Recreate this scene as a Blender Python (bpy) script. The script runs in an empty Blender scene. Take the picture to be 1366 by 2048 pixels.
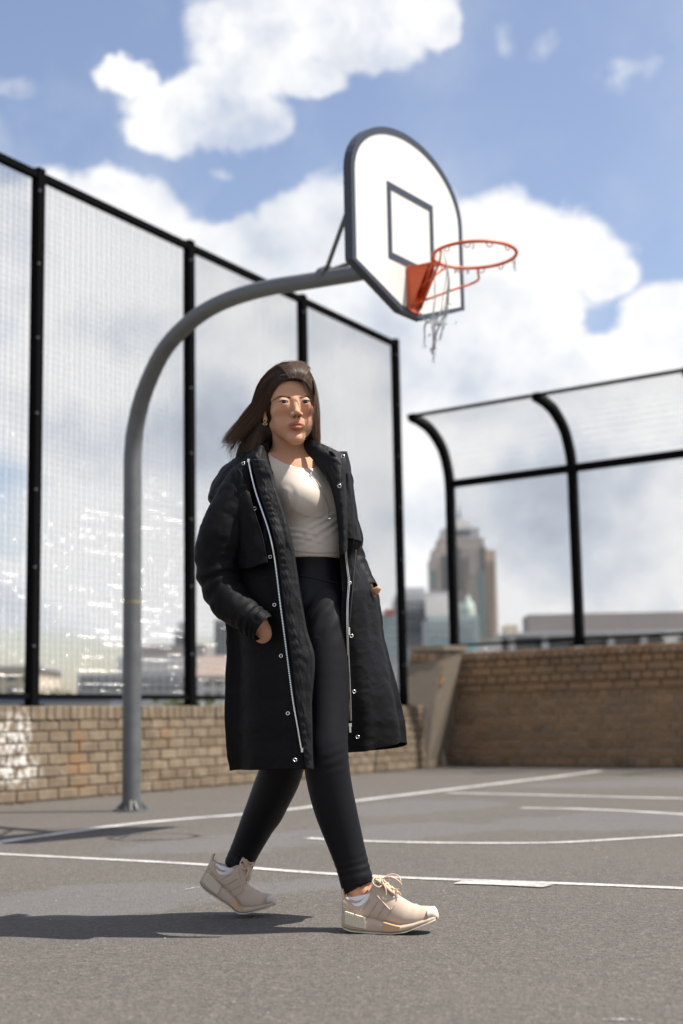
import bpy, bmesh, math, random
import numpy as np
from mathutils import Vector, Matrix, Euler, noise as mnoise
RNG = random.Random(7); NR = np.random.RandomState(11)
SC = bpy.context.scene
COL = SC.collection
R = math.radians

# ------------------------------------------------------------------ camera
CAM_H = .587; PITCH = R(8.3); ROLL = R(1.05); FPX = 2844.
cam_d = bpy.data.cameras.new('camera'); cam = bpy.data.objects.new('camera', cam_d); COL.objects.link(cam)
_F = Vector((0, math.cos(PITCH), math.sin(PITCH))); _R0 = Vector((1, 0, 0)); _U0 = _R0.cross(_F)
_Rv = math.cos(ROLL)*_R0 - math.sin(ROLL)*_U0; _Uv = math.cos(ROLL)*_U0 + math.sin(ROLL)*_R0
m = Matrix((_Rv, _Uv, -_F)).transposed().to_4x4(); m.translation = Vector((0, 0, CAM_H)); cam.matrix_world = m
cam_d.sensor_fit = 'VERTICAL'; cam_d.sensor_height = 36; cam_d.lens = FPX*36/2048
cam_d.clip_start = .05; cam_d.clip_end = 20000
cam_d.dof.use_dof = True; cam_d.dof.focus_distance = 4.18; cam_d.dof.aperture_fstop = 2.5
SC.camera = cam

# ------------------------------------------------------------------ light
SUN_AZ = Vector((1, -.10)).normalized(); SUN_EL = R(60)
sdir = Vector((SUN_AZ.x*math.cos(SUN_EL), SUN_AZ.y*math.cos(SUN_EL), math.sin(SUN_EL)))
sl = bpy.data.lights.new('sun', 'SUN'); sl.energy = 5.0; sl.angle = R(.53); sl.color = (1, .95, .87)
sun = bpy.data.objects.new('sun', sl); COL.objects.link(sun)
sun.rotation_euler = (-sdir).to_track_quat('-Z', 'Y').to_euler()
W = bpy.data.worlds.new('World'); SC.world = W; W.use_nodes = True
SC.view_settings.view_transform = 'Standard'; SC.view_settings.look = 'None'
SC.view_settings.exposure = .72; SC.view_settings.gamma = 1; SC.view_settings.use_curve_mapping = False

# ------------------------------------------------------------------ pixel to place (photo pixels, 1366 x 2048)
UP = Vector((0, 0, 1))
CP = Vector((0, 0, CAM_H))
def ray(x, y): return _F + _Rv*((x-683)/FPX) - _Uv*((y-1024)/FPX)
def gnd(x, y, z=0.):
    r = ray(x, y); return CP + r*((z-CAM_H)/r.z)
def aty(x, y, Y):
    r = ray(x, y); return CP + r*(Y/r.y)
def onwall(x, y, P, D):
    n = Vector((D[1], -D[0], 0)); r = ray(x, y)
    return CP + r*((n.dot(Vector((P[0], P[1], 0))-CP))/n.dot(r))
def azel(x, y):
    r = ray(x, y).normalized(); return math.atan2(r.x, r.y), math.asin(r.z)

# ------------------------------------------------------------------ node helper
class NT:
    def __init__(s, t): s.t = t; s.n = t.nodes; s.l = t.links
    def new(s, typ, **kw):
        n = s.n.new(typ)
        for k, v in kw.items(): setattr(n, k, v)
        return n
    def put(s, sock, v):
        if isinstance(v, bpy.types.NodeSocket): s.l.new(v, sock)
        elif isinstance(v, bpy.types.Node): s.l.new(v.outputs[0], sock)
        else: sock.default_value = v
    def math(s, op, a, b=0., c=None, clamp=False):
        n = s.new('ShaderNodeMath', operation=op, use_clamp=clamp); s.put(n.inputs[0], a); s.put(n.inputs[1], b)
        if c is not None: s.put(n.inputs[2], c)
        return n.outputs[0]
    def vmath(s, op, a, b=None, out=0):
        n = s.new('ShaderNodeVectorMath', operation=op); s.put(n.inputs[0], a)
        if b is not None: s.put(n.inputs[1], b)
        return n.outputs[out]
    def noise(s, vec, scale, detail=4, rough=.55, dist=0., dims='3D', out=0):
        n = s.new('ShaderNodeTexNoise', noise_dimensions=dims)
        if vec is not None: s.put(n.inputs['Vector'], vec)
        s.put(n.inputs['Scale'], scale); n.inputs['Detail'].default_value = detail
        n.inputs['Roughness'].default_value = rough; n.inputs['Distortion'].default_value = dist
        return n.outputs[out]
    def ramp(s, fac, stops, interp='LINEAR'):
        n = s.new('ShaderNodeValToRGB'); s.put(n.inputs[0], fac); cr = n.color_ramp; cr.interpolation = interp
        while len(cr.elements) < len(stops): cr.elements.new(.5)
        for e, (p, c) in zip(cr.elements, stops): e.position = p; e.color = (*c, 1) if len(c) == 3 else c
        return n.outputs[0]
    def mapr(s, v, a, b, c=0., d=1., smooth=False):
        n = s.new('ShaderNodeMapRange'); n.clamp = True
        if smooth: n.interpolation_type = 'SMOOTHSTEP'
        for i, x in enumerate((v, a, b, c, d)): s.put(n.inputs[i], x)
        return n.outputs[0]
    def mix(s, f, a, b, mode='MIX'):
        n = s.new('ShaderNodeMix', data_type='RGBA', blend_type=mode); n.clamp_factor = True
        s.put(n.inputs[0], f)
        for i, v in ((6, a), (7, b)):
            s.put(n.inputs[i], (*v, 1) if isinstance(v, tuple) and len(v) == 3 else v)
        return n.outputs[2]
def material(name, col=(.5, .5, .5), rough=.6, metal=0., spec=.5, **kw):
    m = bpy.data.materials.new(name); m.use_nodes = True; t = NT(m.node_tree)
    b = m.node_tree.nodes['Principled BSDF']
    b.inputs['Base Color'].default_value = (*col, 1); b.inputs['Roughness'].default_value = rough
    b.inputs['Metallic'].default_value = metal; b.inputs['Specular IOR Level'].default_value = spec
    for k, v in kw.items(): b.inputs[k].default_value = v
    return m, t, b
def bump(t, b, h, strength=.4, dist=.01, prev=None):
    n = t.new('ShaderNodeBump'); n.inputs['Strength'].default_value = strength; n.inputs['Distance'].default_value = dist
    t.put(n.inputs['Height'], h)
    if prev is not None: t.put(n.inputs['Normal'], prev)
    t.l.new(n.outputs[0], b.inputs['Normal']); return n.outputs[0]
def coordn(t, which='Object'): return t.new('ShaderNodeTexCoord').outputs[which]
def wpos(t): return t.new('ShaderNodeNewGeometry').outputs['Position']
def simple(name, col, rough=.6, metal=0., var=.12, scale=30., bmp=.15, bd=.002, spec=.5, **kw):
    m, t, b = material(name, col, rough, metal, spec, **kw)
    p = wpos(t); n = t.noise(p, scale, 5, .6)
    c = t.mix(n, tuple(x*(1-var) for x in col), tuple(min(1, x*(1+var)) for x in col))
    t.put(b.inputs['Base Color'], c)
    if bmp: bump(t, b, t.noise(p, scale*4, 3), bmp, bd)
    return m

# ------------------------------------------------------------------ object helpers
def tag(o, label=None, cat=None, group=None, kind=None):
    for k, v in (('label', label), ('category', cat), ('group', group), ('kind', kind)):
        if v: o[k] = v
    return o
def empty(name, loc=(0, 0, 0)):
    o = bpy.data.objects.new(name, None); o.location = loc; o.empty_display_size = .1; COL.objects.link(o); return o
def link(name, me, mat=None, parent=None, smooth=False):
    """vertices are world coordinates; a child keeps them there whatever its parent's place"""
    if mat is not None and not me.materials: me.materials.append(mat)
    if smooth:
        me.polygons.foreach_set('use_smooth', [True]*len(me.polygons))
    o = bpy.data.objects.new(name, me); COL.objects.link(o)
    if parent is not None:
        o.parent = parent; bpy_inv = world_of(parent).inverted(); o.matrix_parent_inverse = bpy_inv
    return o
def world_of(o):
    mw = Matrix.LocRotScale(o.location, o.rotation_euler, o.scale)
    return (world_of(o.parent) @ o.matrix_parent_inverse @ mw) if o.parent else mw
def meshd(name, v, f):
    me = bpy.data.meshes.new(name); me.from_pydata([tuple(map(float, p)) for p in v], [], [tuple(map(int, q)) for q in f]); me.update(); return me
def npmesh(name, V, Q):
    """fast mesh from an (n,3) array and an (m,3|4) array"""
    V = np.asarray(V, np.float32); Q = np.asarray(Q, np.int32); k = Q.shape[1]
    me = bpy.data.meshes.new(name); me.vertices.add(len(V)); me.vertices.foreach_set('co', V.ravel())
    me.loops.add(Q.size); me.loops.foreach_set('vertex_index', Q.ravel())
    me.polygons.add(len(Q)); me.polygons.foreach_set('loop_start', np.arange(0, Q.size, k, dtype=np.int32))
    me.polygons.foreach_set('loop_total', np.full(len(Q), k, np.int32)); me.update(calc_edges=True); me.validate(); return me
class MB:
    def __init__(s): s.v = []; s.f = []
    def add(s, v, f):
        k = len(s.v); s.v += [tuple(p) for p in v]; s.f += [tuple(i+k for i in q) for q in f]
    def box(s, c, dx, dy, dz, ax=Vector((1, 0, 0)), ay=None, az=Vector((0, 0, 1))):
        ax = Vector(ax).normalized(); az = Vector(az).normalized(); ay = Vector(ay).normalized() if ay is not None else az.cross(ax)
        c = Vector(c); v = [c+ax*(sx*dx/2)+ay*(sy*dy/2)+az*(sz*dz/2) for sz in (-1, 1) for sx, sy in ((-1, -1), (1, -1), (1, 1), (-1, 1))]
        s.add(v, [(3, 2, 1, 0), (4, 5, 6, 7), (0, 1, 5, 4), (1, 2, 6, 5), (2, 3, 7, 6), (3, 0, 4, 7)])
    def tube(s, pts, r, n=10, cap=True, closed=False, flat=None):
        pts = [Vector(p) for p in pts]; m = len(pts); rs = r if hasattr(r, '__len__') else [r]*m
        ref = Vector((0, 0, 1)); v = []; f = []
        t0 = (pts[1]-pts[0]).normalized()
        if abs(t0.dot(ref)) > .95: ref = Vector((0, 1, 0))
        a = (ref - t0*ref.dot(t0)).normalized()
        for i, p in enumerate(pts):
            t = (pts[(i+1) % m]-pts[i-1]) if closed else (pts[min(i+1, m-1)]-pts[max(i-1, 0)])
            t = t.normalized(); a = (a - t*a.dot(t)).normalized(); b = t.cross(a)
            for k in range(n):
                q = 2*math.pi*k/n; v.append(p+(a*math.cos(q)+b*(math.sin(q)*(flat or 1)))*rs[i])
        for i in range(m if closed else m-1):
            j = (i+1) % m
            for k in range(n): l = (k+1) % n; f.append((i*n+k, i*n+l, j*n+l, j*n+k))
        if cap and not closed:
            f.append(tuple(range(n))[::-1]); f.append(tuple(range((m-1)*n, m*n)))
        s.add(v, f)
    def prism(s, poly, off):
        """poly: planar list of points, off: thickness vector"""
        n = len(poly); P = [Vector(p) for p in poly]; Q = [p+Vector(off) for p in P]
        s.add(P+Q, [tuple(range(n))[::-1], tuple(range(n, 2*n))]+[(i, (i+1) % n, n+(i+1) % n, n+i) for i in range(n)])
    def ring_prism(s, outer, inner, off):
        n = len(outer); O = [Vector(p) for p in outer]; I = [Vector(p) for p in inner]; o = Vector(off)
        v = O+I+[p+o for p in O]+[p+o for p in I]; f = []
        for i in range(n):
            j = (i+1) % n
            f += [(i, n+i, n+j, j), (2*n+i, 2*n+j, 3*n+j, 3*n+i), (i, j, 2*n+j, 2*n+i), (n+i, 3*n+i, 3*n+j, n+j)]
        s.add(v, f)
    def build(s, name, mat=None, parent=None, smooth=False, bevel=0.):
        me = meshd(name, s.v, s.f)
        bm = bmesh.new(); bm.from_mesh(me); bmesh.ops.recalc_face_normals(bm, faces=bm.faces[:])
        if bevel: bmesh.ops.bevel(bm, geom=bm.edges[:], offset=bevel, segments=1, affect='EDGES', profile=.6)
        bm.to_mesh(me); bm.free()
        o = link(name, me, mat, parent, smooth)
        return o
def smooth_by_angle(o, ang=40):
    me = o.data; me.polygons.foreach_set('use_smooth', [True]*len(me.polygons)); me.set_sharp_from_angle(angle=R(ang))
def spline(pts, n, closed=False):
    """Catmull-Rom through points (any dimension)"""
    P = np.asarray([tuple(p) for p in pts], float); m = len(P)
    if closed: T = np.linspace(0, m, n, endpoint=False)
    else: T = np.linspace(0, m-1, n)
    out = []
    for t in T:
        i = int(math.floor(t)); u = t-i
        if not closed and i >= m-1: i = m-2; u = 1.
        g = (lambda k: P[k % m]) if closed else (lambda k: P[k] if 0 <= k < m else (2*P[0]-P[1] if k < 0 else 2*P[-1]-P[-2]))
        a, b, c, d = g(i-1), g(i), g(i+1), g(i+2)
        out.append(.5*((2*b)+(-a+c)*u+(2*a-5*b+4*c-d)*u*u+(-a+3*b-3*c+d)*u**3))
    return np.array(out)

# ------------------------------------------------------------------ sky
def build_world():
    t = NT(W.node_tree); t.n.clear()
    out = t.new('ShaderNodeOutputWorld')
    sky = t.new('ShaderNodeTexSky', sky_type='NISHITA'); sky.sun_disc = False
    sky.sun_elevation = SUN_EL; sky.sun_rotation = math.atan2(SUN_AZ.x, SUN_AZ.y); sky.air_density = 1.0; sky.dust_density = 1.2; sky.ozone_density = 1.6
    d = t.new('ShaderNodeTexCoord').outputs['Generated']
    d = t.vmath('NORMALIZE', d)
    sp = t.new('ShaderNodeSeparateXYZ'); t.put(sp.inputs[0], d)
    az = t.math('ARCTAN2', sp.outputs[0], sp.outputs[1]); el = t.math('ARCSINE', sp.outputs[2])
    cb = t.new('ShaderNodeCombineXYZ'); t.put(cb.inputs[0], az); t.put(cb.inputs[1], el); v0 = cb.outputs[0]
    # warp for ragged edges
    nz = t.noise(d, 9, 7, .58, out=1); w = t.vmath('SCALE', t.vmath('SUBTRACT', nz, (.5, .5, .5))); w.node.inputs[3].default_value = .06
    v = t.vmath('ADD', v0, w)
    nb = t.noise(d, 34, 5, .6, out=1); w2 = t.vmath('SCALE', t.vmath('SUBTRACT', nb, (.5, .5, .5))); w2.node.inputs[3].default_value = .022
    v = t.vmath('ADD', v, w2)
    def blob(x, y, rx, ry, vec):
        a, e = azel(x, y); k = .000352
        q = t.vmath('SUBTRACT', vec, (a, e, 0)); q = t.vmath('MULTIPLY', q, (1/(rx*k), 1/(ry*k), 0))
        return t.math('SUBTRACT', 1.35, t.vmath('LENGTH', q, out=1))
    def field(bl, vec):
        acc = None
        for b in bl:
            g = blob(*b, vec); acc = g if acc is None else t.math('MAXIMUM', acc, g)
        return acc
    cl = [  # clouds of the photograph
        (660, 10, 210, 80), (520, 100, 150, 100), (390, 190, 150, 60), (330, 250, 90, 60), (250, 130, 60, 35), (480, 240, 100, 55), (740, 80, 120, 75), (850, 30, 70, 50), (620, 165, 80, 45),
        (240, 430, 130, 85), (70, 470, 150, 120), (170, 560, 260, 160), (400, 560, 180, 110), (620, 440, 110, 75), (540, 520, 170, 90), (320, 800, 420, 230), (700, 700, 400, 260),
        (1000, 500, 130, 110), (1140, 500, 120, 85), (1220, 545, 60, 50), (950, 640, 260, 140), (800, 480, 150, 110), (900, 800, 260, 160), (1340, 640, 110, 80), (1260, 740, 150, 90), (1100, 820, 330, 110), (1180, 1020, 420, 160),
        (700, 1040, 700, 170), (200, 1180, 500, 90), (1100, 1220, 500, 120), 
        (-500, 500, 520, 420), (-700, -300, 420, 260), (1900, 800, 420, 330), (2100, -100, 480, 300), (600, -700, 600, 260)]
    f = field(cl, v)
    far = t.noise(d, 2.6, 4, .55)
    # generic broken cloud away from the frame: no designed clouds behind and overhead
    cosv = t.vmath('DOT_PRODUCT', d, tuple(_F), out=1)
    away = t.mapr(cosv, .82, .45)
    gen = t.mapr(far, .47, .60)
    dens = t.mapr(f, .20, .52, smooth=True)
    thin = t.mapr(t.noise(d, 12, 6, .62), .36, .56, .45, 1); thin = t.math('MAXIMUM', thin, t.mapr(el, .42, .36))
    dens = t.math('MULTIPLY', dens, thin)
    dens = t.math('MAXIMUM', dens, t.math('MULTIPLY', gen, away))
    wf = field([(1250, 145, 60, 26), (1240, 130, 30, 16), (1010, 45, 24, 32), (400, 30, 20, 12), (1100, 70, 32, 24), (440, 345, 20, 10), (30, 165, 50, 20)], v)
    dens = t.math('MAXIMUM', dens, t.math('MULTIPLY', t.mapr(wf, -.1, 1.3, 0, .75), t.mapr(t.noise(d, 30, 7, .7), .36, .66)))
    # thin veil
    veil = t.math('MULTIPLY', t.mapr(t.noise(d, 5.5, 6, .6), .45, .75), .35)
    veil = t.math('MULTIPLY', veil, t.mapr(f, -.9, .3))
    dens = t.math('MAXIMUM', dens, veil)
    # holes of blue
    holes = field([(440, 420, 45, 38), (1205, 640, 40, 36)], v)
    dens = t.math('MULTIPLY', dens, t.mapr(holes, .2, .75, 1, .12, smooth=True))
    # cloud shading: bright sunlit billows, grey undersides
    sh = t.noise(d, 7, 6, .55); sh2 = t.noise(t.vmath('ADD', d, (.02, .01, .035)), 7, 6, .55)
    relief = t.math('MULTIPLY', t.math('SUBTRACT', sh, sh2), 2.1)
    grey = field([(560, 190, 170, 60), (330, 700, 200, 60), (300, 900, 260, 110), (600, 800, 300, 190), (870, 620, 170, 80), (820, 780, 170, 120), (1000, 1050, 330, 90), (1240, 960, 260, 60), (1150, 1130, 240, 60), (700, 1000, 300, 100), (-500, 800, 500, 180), (1900, 1000, 500, 180)], v)
    base = t.mapr(grey, -.4, 1.2, 1.10, .86, smooth=True)
    lum = t.math('ADD', base, relief)
    lum = t.math('ADD', lum, t.math('MULTIPLY', t.math('SUBTRACT', t.noise(d, 16, 5, .6),   .5), .30))
    ccol = t.ramp(t.mapr(lum, .45, 1.12), [(0, (.50, .545, .63)), (.35, (.64, .685, .765)), (.7, (.82, .845, .885)), (1, (.95, .955, .96))])
    bg1 = t.new('ShaderNodeBackground'); t.put(bg1.inputs[0], t.vmath('MULTIPLY', sky.outputs[0], (1.20, 1.05, 1.0))); bg1.inputs[1].default_value = .104
    bg2 = t.new('ShaderNodeBackground'); t.put(bg2.inputs[0], ccol); bg2.inputs[1].default_value = .65
    mx = t.new('ShaderNodeMixShader'); t.put(mx.inputs[0], dens); t.l.new(bg1.outputs[0], mx.inputs[1]); t.l.new(bg2.outputs[0], mx.inputs[2])
    t.l.new(mx.outputs[0], out.inputs[0])
build_world()
W.cycles.sampling_method = 'MANUAL'; W.cycles.sample_map_resolution = 512
# ------------------------------------------------------------------ materials of the place
def mat_asphalt():
    m, t, b = material('asphalt', rough=.88, spec=.35); p = wpos(t)
    v1 = t.new('ShaderNodeTexVoronoi', feature='F1'); t.put(v1.inputs['Vector'], p); v1.inputs['Scale'].default_value = 160
    v2 = t.new('ShaderNodeTexVoronoi', feature='F1'); t.put(v2.inputs['Vector'], p); v2.inputs['Scale'].default_value = 62
    stone = t.ramp(t.mapr(v1.outputs['Color'], 0, 1), [(0, (0.032, 0.028, 0.025)), (.45, (0.071, 0.064, 0.056)), (.8, (0.126, 0.112, 0.098)), (.95, (0.287, 0.261, 0.230))])
    st2 = t.ramp(t.mapr(v2.outputs['Color'], 0, 1), [(0, (0.040, 0.036, 0.032)), (.55, (0.081, 0.073, 0.064)), (1, (0.157, 0.141, 0.123))])
    c = t.mix(.45, stone, st2)
    grain = t.noise(p, 38, 6, .7); c = t.mix(t.mapr(grain, .35, .65, 0, .35), c, (0.105, 0.095, 0.081))
    big = t.noise(p, .9, 5, .6); c = t.mix(t.mapr(big, .35, .7, 0, .45), c, (0.110, 0.099, 0.085))
    # worn smooth sealed patches, with an outline of their own
    pd = t.vmath('ADD', p, t.vmath('SCALE', t.vmath('SUBTRACT', t.noise(p, 1.6, 5, .6, out=1), (0.344, 0.344, 0.344))))
    pd.node.inputs[0].links[0].from_node
    sc = pd.node.inputs[1].links[0].from_node; sc.inputs[3].default_value = 1.1
    def patch(cx, cy, rx, ry, rot=0):
        mp = t.new('ShaderNodeMapping', vector_type='TEXTURE'); t.put(mp.inputs[0], pd)
        mp.inputs['Location'].default_value = (cx, cy, 0); mp.inputs['Rotation'].default_value = (0, 0, R(rot)); mp.inputs['Scale'].default_value = (rx, ry, 1e3)
        return t.math('SUBTRACT', 1.2, t.vmath('LENGTH', mp.outputs[0], out=1))
    ps = None
    for a in ((1.95, 8.2, 1.1, .75, 10), (.1, 7.6, 1.3, .45, 30), (-1.0, 4.95, 1.3, .36, 28), (3.2, 12.5, 1.6, .8, 0), (.6, 9.8, .9, .5, 60), (-4, 6, 1.5, 1, 0), (4.5, 5, 1.2, .8, 30)):
        g = patch(*a); ps = g if ps is None else t.math('MAXIMUM', ps, g)
    pm = t.mapr(ps, .18, .34, 0, 1)
    pm = t.math('MULTIPLY', pm, t.mapr(t.noise(p, 14, 4, .7), .3, .6, .55, 1))
    c = t.mix(t.math('MULTIPLY', pm, .65), c, (0.117, 0.115, 0.115))
    # hairline cracks
    vd = t.vmath('ADD', p, t.vmath('SCALE', t.noise(p, 3, 4, .6, out=1)))
    vd.node.inputs[1].links[0].from_node.inputs[3].default_value = .5
    vc = t.new('ShaderNodeTexVoronoi', feature='DISTANCE_TO_EDGE'); t.put(vc.inputs['Vector'], vd); vc.inputs['Scale'].default_value = .33
    ck = t.mapr(vc.outputs['Distance'], 0, .0022, 1, 0); ck = t.math('MULTIPLY', ck, t.mapr(t.noise(p, .7, 3), .5, .62))
    c = t.mix(t.math('MULTIPLY', ck, .7), c, (0.021, 0.019, 0.019))
    t.put(b.inputs['Base Color'], c)
    n1 = bump(t, b, t.math('ADD', v1.outputs['Distance'], t.math('MULTIPLY', v2.outputs['Distance'], .8)), .9, .0035)
    bump(t, b, t.math('SUBTRACT', t.noise(p, 4, 5), t.math('MULTIPLY', ck, .3)), .35, .012, n1)
    return m
def mat_paintline():
    m, t, b = material('road_paint', rough=.75); p = wpos(t)
    n = t.noise(p, 60, 6, .75); n2 = t.noise(p, 5, 4, .6)
    wear = t.mapr(t.math('ADD', n, t.math('MULTIPLY', n2, .5)), .60, .86)
    c = t.mix(wear, (.56, .555, .53), (.25, .235, .215)); t.put(b.inputs['Base Color'], c)
    bump(t, b, t.noise(p, 220, 3), .6, .002); return m
def mat_brick(name, cols, stains=False, moss=False, dirt=.3):
    m, t, b = material(name, rough=.9, spec=.25); p = wpos(t)
    oi = t.new('ShaderNodeObjectInfo').outputs['Random']
    k = len(cols)-1; base = t.ramp(oi, [(i/k, c) for i, c in enumerate(cols)])
    n = t.noise(p, 28, 6, .65); c = t.mix(t.mapr(n, .3, .75, 0, .5), base, tuple(x*.55 for x in cols[0]))
    n2 = t.noise(p, 95, 4, .7); c = t.mix(t.mapr(n2, .52, .8, 0, .5), c, tuple(min(1, x*1.6) for x in cols[-1]))
    big = t.noise(p, 1.8, 5, .6); c = t.mix(t.mapr(big, .45, .7, 0, dirt), c, (.10, .085, .065))
    sp = t.new('ShaderNodeSeparateXYZ'); t.put(sp.inputs[0], p)
    if stains:
        st = t.vmath('MULTIPLY', p, (7, 7, .9)); sv = t.mapr(t.noise(st, 1.6, 5, .6), .48, .70, 0, .55); c = t.mix(sv, c, (.12, .10, .075)); c = t.mix(t.mapr(t.noise(p, 7, 6, .7), .50, .68, 0, .5), c, (.36, .30, .225))
    if moss:
        mm = t.math('MULTIPLY', t.mapr(sp.outputs[2], .16, .02), t.mapr(t.noise(p, 4, 5, .6), .5, .62)); c = t.mix(t.math('MULTIPLY', mm, .6), c, (.05, .06, .02))
    if stains:
        def spot(P, rx, rz, thr, sc, col, k):
            nonlocal c
            q = t.vmath('SUBTRACT', p, tuple(P)); q = t.vmath('MULTIPLY', q, (1/rx, 1/rx, 1/rz))
            g = t.mapr(t.vmath('LENGTH', q, out=1), 1, .35); g = t.math('MULTIPLY', g, t.mapr(t.noise(p, sc, 6, .65), thr, thr+.07)); c = t.mix(t.math('MULTIPLY', g, k), c, col)
        for (x, y, rx, rz) in ((20, 1470, .24, .22), (48, 1455, .12, .2), (40, 1540, .3, .16), (10, 1540, .2, .12), (45, 1500, .06, .2)):
            spot(onwall(x, y, LW0, LWD), rx, rz, .47, 17, (.66, .64, .60), .9)
        for (x, y, rx, rz) in ((158, 1480, .10, .16), (163, 1535, .2, .10), (150, 1525, .16, .12), (160, 1572, .2, .05), (330, 1470, .1, .1)):
            spot(onwall(x, y, LW0, LWD), rx, rz, .30, 9, (.30, .16, .075), .42)
    t.put(b.inputs['Base Color'], c); bump(t, b, t.math('ADD', n2, n), .7, .006); return m

g3 = lambda v: (v[0], v[1], 0)
LW0 = gnd(0, 1610.6); _e = gnd(800, 1541); LWD = (_e-LW0).normalized()          # left wall: point and direction
LWN = Vector((LWD.y, -LWD.x, 0))                                                   # its court side
RW0 = gnd(891, 1531.5); _e = gnd(1366, 1534); RWD = (_e-RW0).normalized(); RWN = Vector((RWD.y, -RWD.x, 0))
if RWN.y > 0: RWN = -RWN
UP = Vector((0, 0, 1))

M_ASPH = mat_asphalt(); M_LINE = mat_paintline()
M_BRICKL = mat_brick('tan_brick', [(0.163, 0.120, 0.079), (0.214, 0.162, 0.108), (0.251, 0.193, 0.130), (0.185, 0.141, 0.095), (0.296, 0.230, 0.159)], stains=True, dirt=.45)
M_BRICKR = mat_brick('brown_brick', [(0.241, 0.150, 0.084), (0.318, 0.194, 0.102), (0.375, 0.224, 0.121), (0.289, 0.189, 0.121)], moss=True, dirt=.4)
M_COPE = mat_brick('coping_brick', [(0.292, 0.163, 0.086), (0.361, 0.224, 0.129), (0.258, 0.172, 0.103), (0.396, 0.275, 0.181)], dirt=.25)
M_PIER = mat_brick('pier_brick', [(.30, .24, .17), (.42, .35, .265), (.27, .21, .14), (.46, .40, .31)], dirt=.3)
M_MORT = simple('mortar', (.19, .155, .115), .95, var=.25, bmp=.5, bd=.004)
M_MORTR = simple('mortar_grey', (.46, .385, .30), .95, var=.2, bmp=.5, bd=.004)
M_FRAME = simple('black_powder_coat', (.007, .007, .0075), .75, var=.3, spec=.0, bmp=0)
def mat_wire():
    m, t, b = material('galvanised_wire', (.20, .205, .21), .5, .3); return m
M_WIRE = mat_wire()
M_GLINT, _t, _b = material('glint_zinc', (.9, .88, .86), .36, 1.)  # bright metal for the added glint facets; one hoop bolt shares it
def mat_pole():
    m, t, b = material('galvanised_pole', (.15, .155, .16), .5, .35); p = wpos(t)
    n = t.noise(p, 9, 6, .65); n2 = t.noise(p, 60, 4, .7)
    c = t.mix(n, (.085, .09, .094), (.18, .185, .19)); c = t.mix(t.mapr(n2, .62, .75, 0, .6), c, (.28, .27, .25))
    c = t.mix(t.mapr(t.noise(p, 3.3, 5, .7), .62, .7, 0, .7), c, (.10, .06, .035))
    t.put(b.inputs['Base Color'], c); t.put(b.inputs['Roughness'], t.mapr(n, .3, .7, .38, .6)); bump(t, b, n2, .25, .002); return m
M_POLE = mat_pole()

# ------------------------------------------------------------------ ground
def build_ground():
    s = 3000
    o = link('ground', meshd('ground', [(-s, -s, -11), (s, -s, -11), (s, 2*s, -11), (-s, 2*s, -11)], [(0, 1, 2, 3)]), simple('city_ground', (.16, .16, .14), .95, scale=.05, bmp=0)); tag(o, kind='structure')
    # court slab: four-sided, its two far edges run under the brick walls
    a = LW0-LWD*14-LWN*.3; c = LW0+LWD*8.9-LWN*.3; e = RW0+RWD*22-RWN*.3; b_ = a+(e-c)
    poly = [g3(a), g3(b_), g3(e), g3(c)]
    mb = MB(); mb.prism([Vector(p) for p in poly], (0, 0, -11.2)); o = mb.build('court', M_ASPH); tag(o, kind='structure')
def ribbon(pts, w, name, z=.004, n=60, jag=.003):
    P = spline(pts, n); v = []; f = []
    for i in range(n):
        d = P[min(i+1, n-1)]-P[max(i-1, 0)]; d /= np.linalg.norm(d[:2]); q = np.array([-d[1], d[0], 0])
        for sgn in (-1, 1): v.append(tuple(P[i]+q*(sgn*w/2+RNG.uniform(-jag, jag))+np.array([0, 0, z])))
        if i: k = 2*i; f.append((k-2, k-1, k+1, k))
    o = link(name, meshd(name, v, f), M_LINE); tag(o, kind='structure'); return o
def build_lines():
    A = gnd(0, 1709); B = gnd(1366, 1777.5); d = (B-A)
    ribbon([A-d*1.2, A-d*.3, A+d*.3, gnd(740, 1753), B, B+d*.5, B+d*1.5], .062, 'court_line', z=.0025)
    pts = [gnd(x, y) for x, y in ((-330, 1748), (-150, 1712), (0, 1685), (125, 1667), (250, 1650), (375, 1638), (485, 1629.5), (575, 1620), (698, 1604), (893, 1580), (1010, 1566), (1133, 1551), (1200, 1542))]
    ribbon(pts, .11, 'court_line', z=.003)
    ribbon([gnd(x, y) for x, y in ((893, 1586.5), (1050, 1590), (1200, 1594), (1366, 1598), (1550, 1604), (1900, 1618))], .10, 'court_line', z=.0038)
    ribbon([gnd(x, y) for x, y in ((1043, 1616), (1150, 1618), (1250, 1622), (1366, 1629), (1500, 1638))], .085, 'court_line', z=.002)
    ribbon([gnd(x, y) for x, y in ((615, 1677), (700, 1682), (803, 1685), (948, 1687), (1108, 1686), (1258, 1678), (1366, 1671), (1500, 1660), (1650, 1645))], .07, 'court_line', z=.003)
    o = ribbon([gnd(915, 1766.5), gnd(1000, 1769), gnd(1096, 1774)], .085, 'line_overlap_patch', z=.0042)
    ribbon([gnd(370, 1780), gnd(388, 1776.5), gnd(407, 1774)], .005, 'chalk_mark', z=.0025, n=12, jag=.004)
    ribbon([gnd(1205, 2040), gnd(1240, 2041), gnd(1285, 2041)], .008, 'chalk_mark', z=.0025, n=14, jag=.008)
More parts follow.
